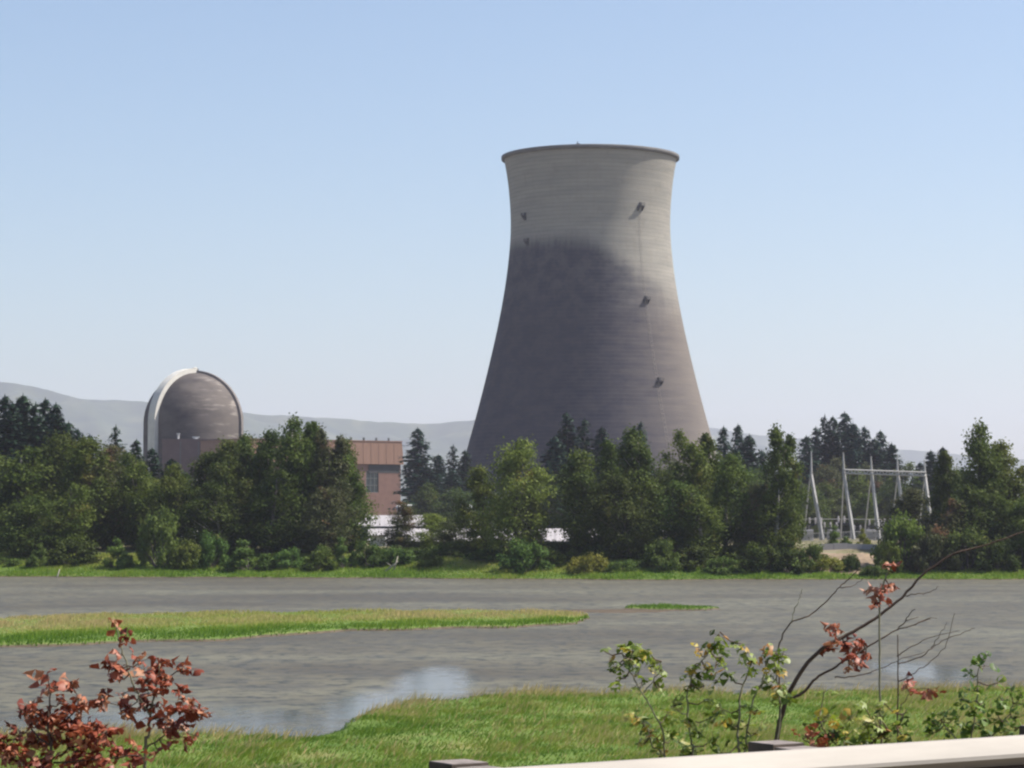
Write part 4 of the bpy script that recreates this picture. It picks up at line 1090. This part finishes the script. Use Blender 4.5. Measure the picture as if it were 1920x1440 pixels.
# ------------------------------------------------------------------ guard rail
gr = thing('guardrail', 'white weathered steel guardrail on stout wooden posts at the road edge', 'guardrail', P1 + Vector((0,0,-.7)))
og = gr.location.copy()
M['rail'] = simple('weathered_rail', (.33, .295, .255), .6, .16, 2.5, .05, metal=.0, spec=.4, stretch=(.4,.4,3))
M['russet'] = simple('dark_brown_rail', (.085, .055, .042), .8, .3, 3, .2, stretch=(.4,.4,3))  # plain dark brown for the lower half of the rail
M['post'] = simple('weathered_post', (.085, .065, .052), .95, .35, 9, .6, stretch=(1,1,.15))
M['post_top'] = simple('post_end_grain', (.20, .17, .155), .95, .3, 14, .6)
sec = [(.000, .000), (.018, -.002), (.030, -.012), (.085, -.085), (.088, -.105), (.030, -.150), (.022, -.160), (.030, -.170), (.088, -.212), (.085, -.232), (.030, -.298), (.018, -.308), (0, -.31)]
def beam(s0, s1, off=0.0, sec=sec):
    mb = MB(); n = len(sec)
    ring = [(-d-off, z) for d, z in sec] + [(-d-off+.006, z) for d, z in sec[::-1]]
    for s in (s0, s1):
        for d, z in ring:
            q = P1 + RD*s + RN*d + Vector((0,0,z)) - og; mb.v.append(tuple(q))
    k = len(ring)
    for i in range(k): mb.f.append((i, (i+1) % k, k+(i+1) % k, k+i))
    mb.f.append(tuple(range(k))[::-1]); mb.f.append(tuple(range(k, 2*k)))
    return mb
for i, s0 in enumerate((-7.9, -4.05, -.20, 3.65, 7.5)):
    bobj = link('beam', beam(s0, s0+3.81+.16, .004 if i % 2 else 0, sec[:6]).mesh('beam'), M['rail'], gr)
    link('lower_beam', beam(s0, s0+3.81+.16, .004 if i % 2 else 0, sec[5:]).mesh('lower_beam'), M['russet'], gr)['label'] = 'dark brown lower half of the rail'
    bt = MB()
    for dz in (-.05, -.115, -.20, -.27):
        q = P1 + RD*(s0+.10) + RN*(-.06 if dz in (-.05, -.27) else -.094) + Vector((0,0,dz)) - og
        bt.tube([q, q - RN*.02], .012, 6)
    link('bolt', bt.mesh('splice_bolt'), M['steel'], bobj)
def spost(s, hgt):
    mb = MB(); mt = MB()
    def blk(mbx, d0, d1, s0, s1, z0, z1):
        mbx.quadbox([P1+RD*a_+RN*b_+Vector((0,0,c_))-og for c_ in (z0, z1) for a_, b_ in ((s0,d0),(s1,d0),(s1,d1),(s0,d1))])
    blk(mb, .225, .425, s-.10, s+.10, -1.5, hgt)
    o1 = link('post', mb.mesh('post'), M['post'], gr)
    link('end_grain', (blk(mt, .228, .422, s-.097, s+.097, hgt-.001, hgt+.004), mt)[1].mesh('end_grain'), M['post_top'], o1)
    mc = MB(); blk(mc, .012, .220, s-.095, s+.095, -.33, hgt-.015)
    o2 = link('blockout', mc.mesh('blockout'), M['post'], gr)
    mt = MB(); blk(mt, .015, .217, s-.092, s+.092, hgt-.016, hgt-.011); link('end_grain', mt.mesh('end_grain'), M['post_top'], o2)
sA = (onz(850, 1425, 6.96) - P1).dot(RD) + .30
for k_ in range(-3, 5): spost(sA + 1.905*k_, .002)

# ------------------------------------------------------------------ plants beside the rail
def leafshape(kind, seed):
    """lobed leaf, ~1 unit long, built on a fan; dry ones are rolled and crumpled"""
    rs = np.random.RandomState(seed)
    if kind == 'maple':
        ol = [(0,0),(.22,-.06),(.45,.02),(.33,.20),(.60,.42),(.38,.47),(.30,.72),(.14,.66),(0,1.0),(-.14,.66),(-.30,.72),(-.38,.47),(-.60,.42),(-.33,.20),(-.45,.02),(-.22,-.06)]
    else:
        ol = [(0,0),(.2,.08),(.34,.28),(.37,.5),(.28,.74),(.12,.92),(0,1.0),(-.12,.92),(-.28,.74),(-.37,.5),(-.34,.28),(-.2,.08)]
    mid = [(0,.0),(0,.33),(0,.66)]
    pts = [(x, y, 0) for x, y in ol]; c0 = len(pts); pts += [(0,.30,0),(0,.6,0)]
    fs = []
    for i in range(len(ol)):
        j = (i+1) % len(ol); ym = (ol[i][1]+ol[j][1])/2
        fs.append((i, j, c0 if ym < .45 else c0+1))
    V = np.array(pts, float); V[:,:2] += rs.randn(len(V), 2)*.02
    V[:,2] = -.28*np.abs(V[:,0]) + .10*np.sin(V[:,1]*5) - .18*V[:,1]**2
    if kind == 'dry' or seed >= 100:
        roll = rs.uniform(2.2, 3.8); x = V[:,0].copy(); rr_ = 1/roll
        V[:,0] = rr_*np.sin(x*roll); V[:,2] = rr_*(1-np.cos(x*roll)) + .18*np.sin(V[:,1]*rs.uniform(3,7)+rs.rand()*6)
        V += rs.randn(*V.shape)*.045
    me = bpy.data.meshes.new('leaf_blade'); me.from_pydata(V.tolist(), [], fs)
    me.polygons.foreach_set('use_smooth', [True]*len(me.polygons)); me.update()
    return me
def leafcol(name, stops, transl=.3, rough=.5):
    m, nt, out = mat_new(name)
    oi = N(nt, 'ShaderNodeObjectInfo'); col = ramp(nt, oi.outputs['Random'], stops)
    col = mixc(nt, math_(nt, 'MULTIPLY', noise(nt, 3., 4), .5), col, tuple(c*.6 for c in stops[0][1]))
    b = N(nt, 'ShaderNodeBsdfPrincipled'); b.inputs['Roughness'].default_value = rough; b.inputs['Specular IOR Level'].default_value = .4
    t = N(nt, 'ShaderNodeBsdfTranslucent'); nt.links.new(col, b.inputs['Base Color']); nt.links.new(col, t.inputs['Color'])
    mx = N(nt, 'ShaderNodeMixShader'); mx.inputs[0].default_value = transl
    nt.links.new(b.outputs[0], mx.inputs[1]); nt.links.new(t.outputs[0], mx.inputs[2]); nt.links.new(mx.outputs[0], out.inputs[0])
    return m
dry_m = leafcol('dry_red_leaves', [(0, (.16, .034, .018)), (.35, (.30, .068, .032)), (.7, (.42, .13, .065)), (1, (.55, .28, .16))], .22)
grn_m = leafcol('green_yellow_leaves', [(0, (.045, .08, .012)), (.25, (.14, .21, .02)), (.5, (.30, .38, .04)), (.75, (.38, .44, .20)), (.9, (.60, .45, .06)), (1, (.55, .25, .08))], .35)
grn2_m = leafcol('green_leaves', [(0, (.05, .10, .015)), (.5, (.13, .22, .03)), (.85, (.22, .33, .05)), (1, (.40, .40, .08))], .35)
DRY = [leafshape('maple', 100+i) for i in range(2)] + [leafshape('oval', 110+i) for i in range(4)]; [x.materials.append(dry_m) for x in DRY]
GRN = [leafshape('maple', i) for i in range(3)] + [leafshape('oval', i+9) for i in range(3)]; [x.materials.append(grn_m) for x in GRN]
GRN2 = [leafshape('oval', 20+i) for i in range(3)] + [leafshape('maple', 30)]; [x.materials.append(grn2_m) for x in GRN2]
twig_m = simple('twig_bark', (.085, .055, .04), .8, .3, 12)
stem_m = simple('pale_stem', (.17, .16, .10), .8, .3, 12)
def curve(pts, n=4):
    """Catmull-Rom through points"""
    out_ = []; P_ = [pts[0]] + list(pts) + [pts[-1]]
    for i in range(1, len(P_)-2):
        for k in range(n):
            t = k/n; p0, p1, p2, p3 = P_[i-1], P_[i], P_[i+1], P_[i+2]
            out_.append(.5*((2*p1) + (p2-p0)*t + (2*p0-5*p1+4*p2-p3)*t*t + (3*p1-p0-3*p2+p3)*t*t*t))
    out_.append(pts[-1]); return out_
class Plant:
    def __init__(s, name, label, cat, px, Y, group=None):
        x = (px-960)/F*Y; s.o = Vector((x, Y, h1(x, Y))); s.Y = Y; s.t = thing(name, label, cat, s.o, 0, group); s.nodes = []; s.n = 0
    def stem(s, pts, r0, r1, mat=twig_m, ground=False, dy=0.0, name='stem', wig=.012):
        P_ = [at(a_, b_, s.Y + dy*i/max(1, len(pts)-1)) - s.o for i, (a_, b_) in enumerate(pts)]
        if ground: P_ = [Vector((P_[0].x*.6, 0, 0))] + P_
        q = curve(P_, 5); q = [p + Vector((rnd.gauss(0, wig*.3), rnd.gauss(0, wig), rnd.gauss(0, wig*.3))) if 0 < i < len(q)-1 else p for i, p in enumerate(q)]
        k = len(q); link(name, MB().tube(q, [r0 + (r1-r0)*i/(k-1) for i in range(k)], 6).mesh(name, True), mat, s.t)
        s.nodes += q
        return s
    def leaves(s, clusters, protos, size, droop=.4):
        """clusters: (px, py, spread px, count)"""
        for (cx, cy_, spd, n) in clusters:
            tw = MB()
            c = at(cx, cy_, s.Y) - s.o
            nd = min(s.nodes, key=lambda q: (q-c).length) if s.nodes else c
            cc = c + Vector((0, rnd.uniform(-.12, .12), 0))
            if (nd-c).length > .02 and (nd-c).length < 1.2:
                tw.tube([nd, nd.lerp(cc, .5)+Vector((0,0,-.02)), cc], [.0045, .0035, .002], 4, False)
            nn = int(n*1.1+.5) if protos is DRY else int(n*1.45+.5)
            spd = spd if protos is DRY else spd*1.35
            for k in range(nn):
                w = spd/F*s.Y
                p = cc + Vector((rnd.gauss(0, w*.5), rnd.gauss(0, w*.5), rnd.gauss(0, w*.5)))
                if n > 1: tw.tube([cc, p], [.0022, .0015], 3, False)
                o = link('leaf', protos[rnd.randrange(len(protos))], None, s.t)
                o.location = p; sc_ = size*rnd.uniform(.65, 1.3); o.scale = (sc_, sc_, sc_)
                if droop > .6: o.rotation_euler = (rnd.uniform(2.3, 4.0), rnd.gauss(0, .5), rnd.uniform(0, 6.28))
                else: o.rotation_euler = (rnd.uniform(-1.0, .9), rnd.gauss(0, .5), rnd.uniform(0, 6.28))
                s.n += 1
            if tw.v: link('twig', tw.mesh('twig', True), twig_m, s.t)
        return s
# red dry sapling at the western end: two plants
a = Plant('dry_sapling', 'sapling with curled rust red dead leaves, tall pale stem with leafy tip', 'sapling', 272, 14.5, 'dead leaved saplings beside the rail')
a.stem([(273,1440),(278,1380),(285,1335),(290,1290),(300,1245)], .011, .004, stem_m, True)
a.stem([(283,1345),(262,1310),(245,1270),(236,1240),(224,1200),(212,1160)], .006, .003, stem_m)
a.stem([(283,1350),(315,1345),(345,1325),(375,1325)], .005, .003); a.stem([(288,1310),(312,1275),(345,1250)], .005, .003)
a.stem([(276,1400),(300,1385),(330,1360),(345,1340)], .005, .003); a.stem([(262,1310),(240,1325),(190,1315)], .004, .002)
a.leaves([(210,1165,9,2),(222,1178,10,3),(238,1195,9,3),(208,1240,10,3),(218,1256,13,6),(222,1272,10,4),(200,1305,11,4),(183,1318,10,4),(226,1304,9,3),(238,1322,11,5),(240,1340,7,2),
          (265,1240,10,4),(268,1255,9,3),(290,1247,11,5),(278,1278,13,6),(302,1265,12,5),(318,1272,10,4),(305,1295,13,6),(334,1250,8,3),(346,1262,8,3),(275,1300,10,4),(290,1322,12,6),(298,1350,12,5),
          (338,1300,10,4),(342,1318,10,4),(332,1332,10,5),(368,1330,11,5),(382,1338,8,3),(350,1350,8,3),(325,1358,11,5),(332,1376,10,4),(348,1385,7,2),(302,1388,7,2),(305,1405,8,2),(370,1383,6,2)], DRY, .092, .9)
b_ = Plant('dry_sapling', 'dense low dead sapling heaped with rust red leaves beside the tall stemmed one', 'sapling', 90, 14.2, 'dead leaved saplings beside the rail')
b_.stem([(95,1440),(92,1390),(90,1340),(95,1300)], .010, .004, twig_m, True); b_.stem([(95,1400),(60,1370),(45,1340),(48,1325)], .006, .003)
b_.stem([(95,1380),(125,1350),(150,1325),(155,1310)], .005, .003); b_.stem([(95,1425),(140,1400),(190,1385),(200,1370)], .006, .003); b_.stem([(95,1430),(40,1415),(5,1390)], .006, .003)
b_.stem([(100,1430),(180,1425),(240,1418),(275,1422)], .006, .003); b_.stem([(90,1300),(92,1280),(90,1266)], .004, .002)
b_.leaves([(88,1268,9,3),(92,1283,8,3),(108,1287,9,4),(130,1286,9,4),(70,1318,6,1),(112,1316,9,4),(120,1330,8,3),(145,1306,9,4),(152,1331,9,4),(47,1328,10,5),(65,1332,10,6),(60,1350,12,7),(80,1345,12,7),(98,1352,12,7),
          (128,1352,12,8),(145,1358,12,8),(165,1362,12,7),(190,1365,11,7),(200,1375,8,4),(35,1375,10,6),(5,1385,9,5),(25,1398,12,7),(60,1395,14,9),(95,1388,14,10),(130,1385,14,10),(165,1390,13,9),(190,1395,10,5),
          (15,1425,13,8),(50,1425,14,10),(90,1425,14,10),(130,1425,14,10),(165,1425,13,9),(195,1415,10,5),(215,1412,9,5),(240,1408,9,5),(255,1425,9,5),(272,1424,8,4)], DRY, .092, .9)
# green and yellow bush before the middle east
g1 = Plant('leafy_bush', 'sparse bush with pale green and yellow leaves on thin stems before the guardrail post'.replace('before', 'behind'), 'bush', 1300, 15.0)
g1.stem([(1385,1440),(1383,1390),(1386,1340),(1390,1295),(1410,1240)], .010, .004, stem_m, True)
g1.stem([(1392,1440),(1402,1370),(1412,1310),(1430,1275),(1440,1240)], .007, .003, stem_m, True)
g1.stem([(1300,1440),(1295,1380),(1290,1330),(1296,1270),(1330,1220),(1350,1185)], .007, .003, stem_m, True)
g1.stem([(1250,1440),(1225,1400),(1210,1360),(1195,1345)], .006, .003, stem_m, True)
g1.stem([(1250,1440),(1240,1370),(1205,1300),(1175,1250),(1165,1225)], .006, .003, stem_m, True)
g1.stem([(1205,1300),(1230,1270),(1240,1240)], .004, .002, stem_m); g1.stem([(1290,1340),(1262,1330),(1258,1325)], .004, .002, stem_m)
g1.stem([(1460,1372),(1462,1320),(1458,1280),(1452,1240),(1455,1225)], .006, .003, stem_m, True)
g1.leaves([(1170,1218,10,5),(1185,1225,10,5),(1200,1230,12,5),(1212,1218,8,4),(1228,1235,8,3),(1180,1245,8,4),(1150,1250,8,3),(1165,1275,8,3),(1200,1258,8,3),(1150,1240,6,2),(1234,1255,9,3),(1238,1290,8,3),(1205,1280,9,3),(1130,1220,6,1),
           (1352,1195,9,3),(1345,1210,8,3),(1335,1215,9,4),(1310,1220,8,3),(1350,1232,9,3),(1328,1255,10,5),(1300,1245,8,3),(1292,1262,9,4),(1320,1285,9,3),(1342,1275,9,3),(1365,1265,9,3),(1295,1280,9,3),(1385,1205,8,2),(1395,1225,9,3),(1408,1238,8,3),
           (1440,1215,8,3),(1450,1228,11,5),(1465,1225,9,4),(1432,1240,9,3),(1455,1258,9,4),(1445,1275,9,3),(1460,1285,9,4),(1460,1305,9,4),(1480,1305,8,3),(1400,1262,6,2),(1415,1285,8,2),(1355,1235,7,2),
           (1190,1340,10,4),(1205,1355,11,5),(1220,1372,11,5),(1250,1345,10,4),(1235,1390,12,5),(1262,1385,11,5),(1290,1350,10,4),(1310,1370,10,4),(1330,1345,10,4),(1355,1330,10,4),(1340,1388,10,4),(1275,1410,11,5),(1300,1405,11,5),(1240,1415,11,5),(1350,1410,10,4),(1370,1360,9,3),(1390,1330,8,2),(1395,1355,8,3),(1415,1375,9,3),(1420,1330,8,3),(1325,1310,8,3),(1265,1310,8,3),(1405,1400,8,3),(1200,1395,8,3)], GRN, .068, .2)
# the long bare branches
br = Plant('bare_sapling', 'leaning sapling with long bare arching branches and few curled rust leaf clusters', 'sapling', 1452, 15.2)
br.stem([(1453,1440),(1458,1375),(1472,1320),(1500,1262),(1540,1218),(1590,1190),(1640,1160),(1690,1120),(1740,1070),(1790,1038),(1850,1022),(1935,992)], .017, .0035, twig_m, True, wig=.006)
br.stem([(1476,1312),(1505,1300),(1530,1272),(1560,1255),(1600,1230),(1640,1205),(1680,1182),(1712,1172),(1745,1160)], .010, .002, wig=.006)
br.stem([(1565,1270),(1600,1268),(1640,1258),(1680,1240),(1735,1222)], .004, .0015); br.stem([(1683,1245),(1720,1235),(1755,1210),(1790,1190),(1828,1178)], .004, .0015)
br.stem([(1682,1230),(1710,1212),(1745,1195),(1800,1182)], .0035, .0015); br.stem([(1684,1278),(1715,1262),(1745,1240),(1775,1205),(1790,1150)], .0035, .0015)
br.stem([(1683,1182),(1700,1160),(1716,1142)], .004, .002); br.stem([(1697,1165),(1722,1157)], .003, .0015); br.stem([(1692,1118),(1722,1114),(1745,1110),(1760,1100)], .0035, .0015)
br.stem([(1712,1172),(1740,1160),(1756,1160)], .003, .0015); br.stem([(1745,1215),(1762,1190),(1775,1165)], .003, .001)
br.leaves([(1545,1215,8,3),(1566,1178,9,4),(1572,1195,9,4),(1582,1205,9,4),(1595,1215,10,5),(1600,1232,9,4),(1588,1235,9,4),(1592,1252,8,3),(1617,1218,9,4),(1628,1228,8,3),(1618,1206,6,2)], DRY, .085, .9)
b2 = Plant('bare_branch', 'thin bare branch rising on its own west of the arching sapling', 'branch', 1462, 15.6)
b2.stem([(1460,1440),(1462,1330),(1460,1240),(1462,1205),(1482,1168),(1515,1155),(1545,1132),(1570,1105),(1592,1085),(1612,1065)], .006, .003, twig_m, True, wig=.006)
b2.stem([(1482,1168),(1492,1140),(1500,1120),(1505,1105)], .003, .0015, stem_m); b2.stem([(1575,1102),(1600,1098),(1620,1085)], .003, .0015)
b3 = Plant('dead_stalk', 'straight grey green stalk topped with curled rust brown leaves', 'stalk', 1650, 14.8)
b3.stem([(1655,1440),(1652,1370),(1650,1300),(1649,1200),(1650,1130),(1660,1085),(1668,1070)], .008, .004, stem_m, True, wig=.003)
b3.leaves([(1646,1108,9,5),(1650,1122,9,5),(1655,1095,9,3),(1664,1105,9,4),(1672,1092,7,2),(1662,1068,9,3),(1678,1065,7,2),(1640,1320,6,1)], DRY, .075, .9)
b4 = Plant('dead_stalk', 'thin dark stalk with sparse low green leaves and two rust leaf clusters', 'stalk', 1684, 15.2)
b4.stem([(1684,1440),(1683,1340),(1684,1270),(1683,1190)], .006, .003, twig_m, True, wig=.004); b4.stem([(1684,1340),(1700,1310),(1715,1295),(1745,1290)], .003, .0015)
b4.leaves([(1705,1288,8,3),(1715,1294,8,3),(1738,1294,8,3),(1744,1303,7,2)], DRY, .08, .9)
lg = Plant('creeping_bush', 'low green leafy bush behind the rail with a brownish orange patch', 'bush', 1590, 14.6)
lg.stem([(1590,1440),(1570,1400),(1545,1370),(1535,1345)], .006, .003, twig_m, True); lg.stem([(1600,1440),(1640,1390),(1680,1360),(1700,1330)], .006, .003, twig_m, True); lg.stem([(1545,1440),(1530,1405),(1505,1385)], .006, .003, twig_m, True)
lg.leaves([(1545,1340,9,4),(1560,1345,10,5),(1530,1360,9,4),(1575,1365,12,6),(1600,1345,10,4),(1620,1360,11,5),(1640,1340,10,4),(1650,1365,11,6),(1620,1385,12,6),(1590,1385,12,6),(1660,1385,12,6),(1680,1360,10,4),(1690,1340,8,3),(1560,1385,12,6),(1640,1320,8,3),(1615,1320,8,3),
           (1700,1380,9,4),(1548,1300,7,2),(1660,1320,7,2),(1630,1400,12,6),(1590,1400,12,6)], GRN, .068, .2)
lg.leaves([(1515,1368,8,3),(1530,1382,8,4),(1548,1388,9,4),(1508,1382,7,3),(1543,1395,8,3)], DRY, .08, .9)
rg = Plant('creeping_bush', 'fresh green leafy bush behind the eastern end of the rail', 'bush', 1820, 15.5)
rg.stem([(1820,1440),(1825,1370),(1832,1300),(1835,1250),(1850,1230)], .006, .003, stem_m, True); rg.stem([(1820,1420),(1780,1370),(1765,1350)], .006, .003, stem_m); rg.stem([(1820,1420),(1870,1370),(1900,1320)], .006, .003, stem_m)
rg.leaves([(1850,1228,6,2),(1836,1238,7,3),(1852,1250,6,2),(1825,1262,6,2),(1825,1295,9,3),(1800,1310,9,4),(1770,1335,10,5),(1790,1345,10,5),(1760,1360,10,5),(1820,1330,10,5),(1850,1320,9,4),(1875,1310,9,4),(1900,1320,9,4),(1840,1350,10,5),(1870,1345,10,5),(1900,1345,10,5),
           (1780,1370,11,6),(1815,1365,11,6),(1850,1372,10,5),(1745,1375,9,4),(1885,1370,10,5),(1912,1365,9,4),(1870,1280,7,2),(1895,1290,7,3),(1735,1350,8,3),(1915,1300,7,3)], GRN2, .066, .2)
print('leaf objects', a.n, b_.n, g1.n, lg.n, rg.n)
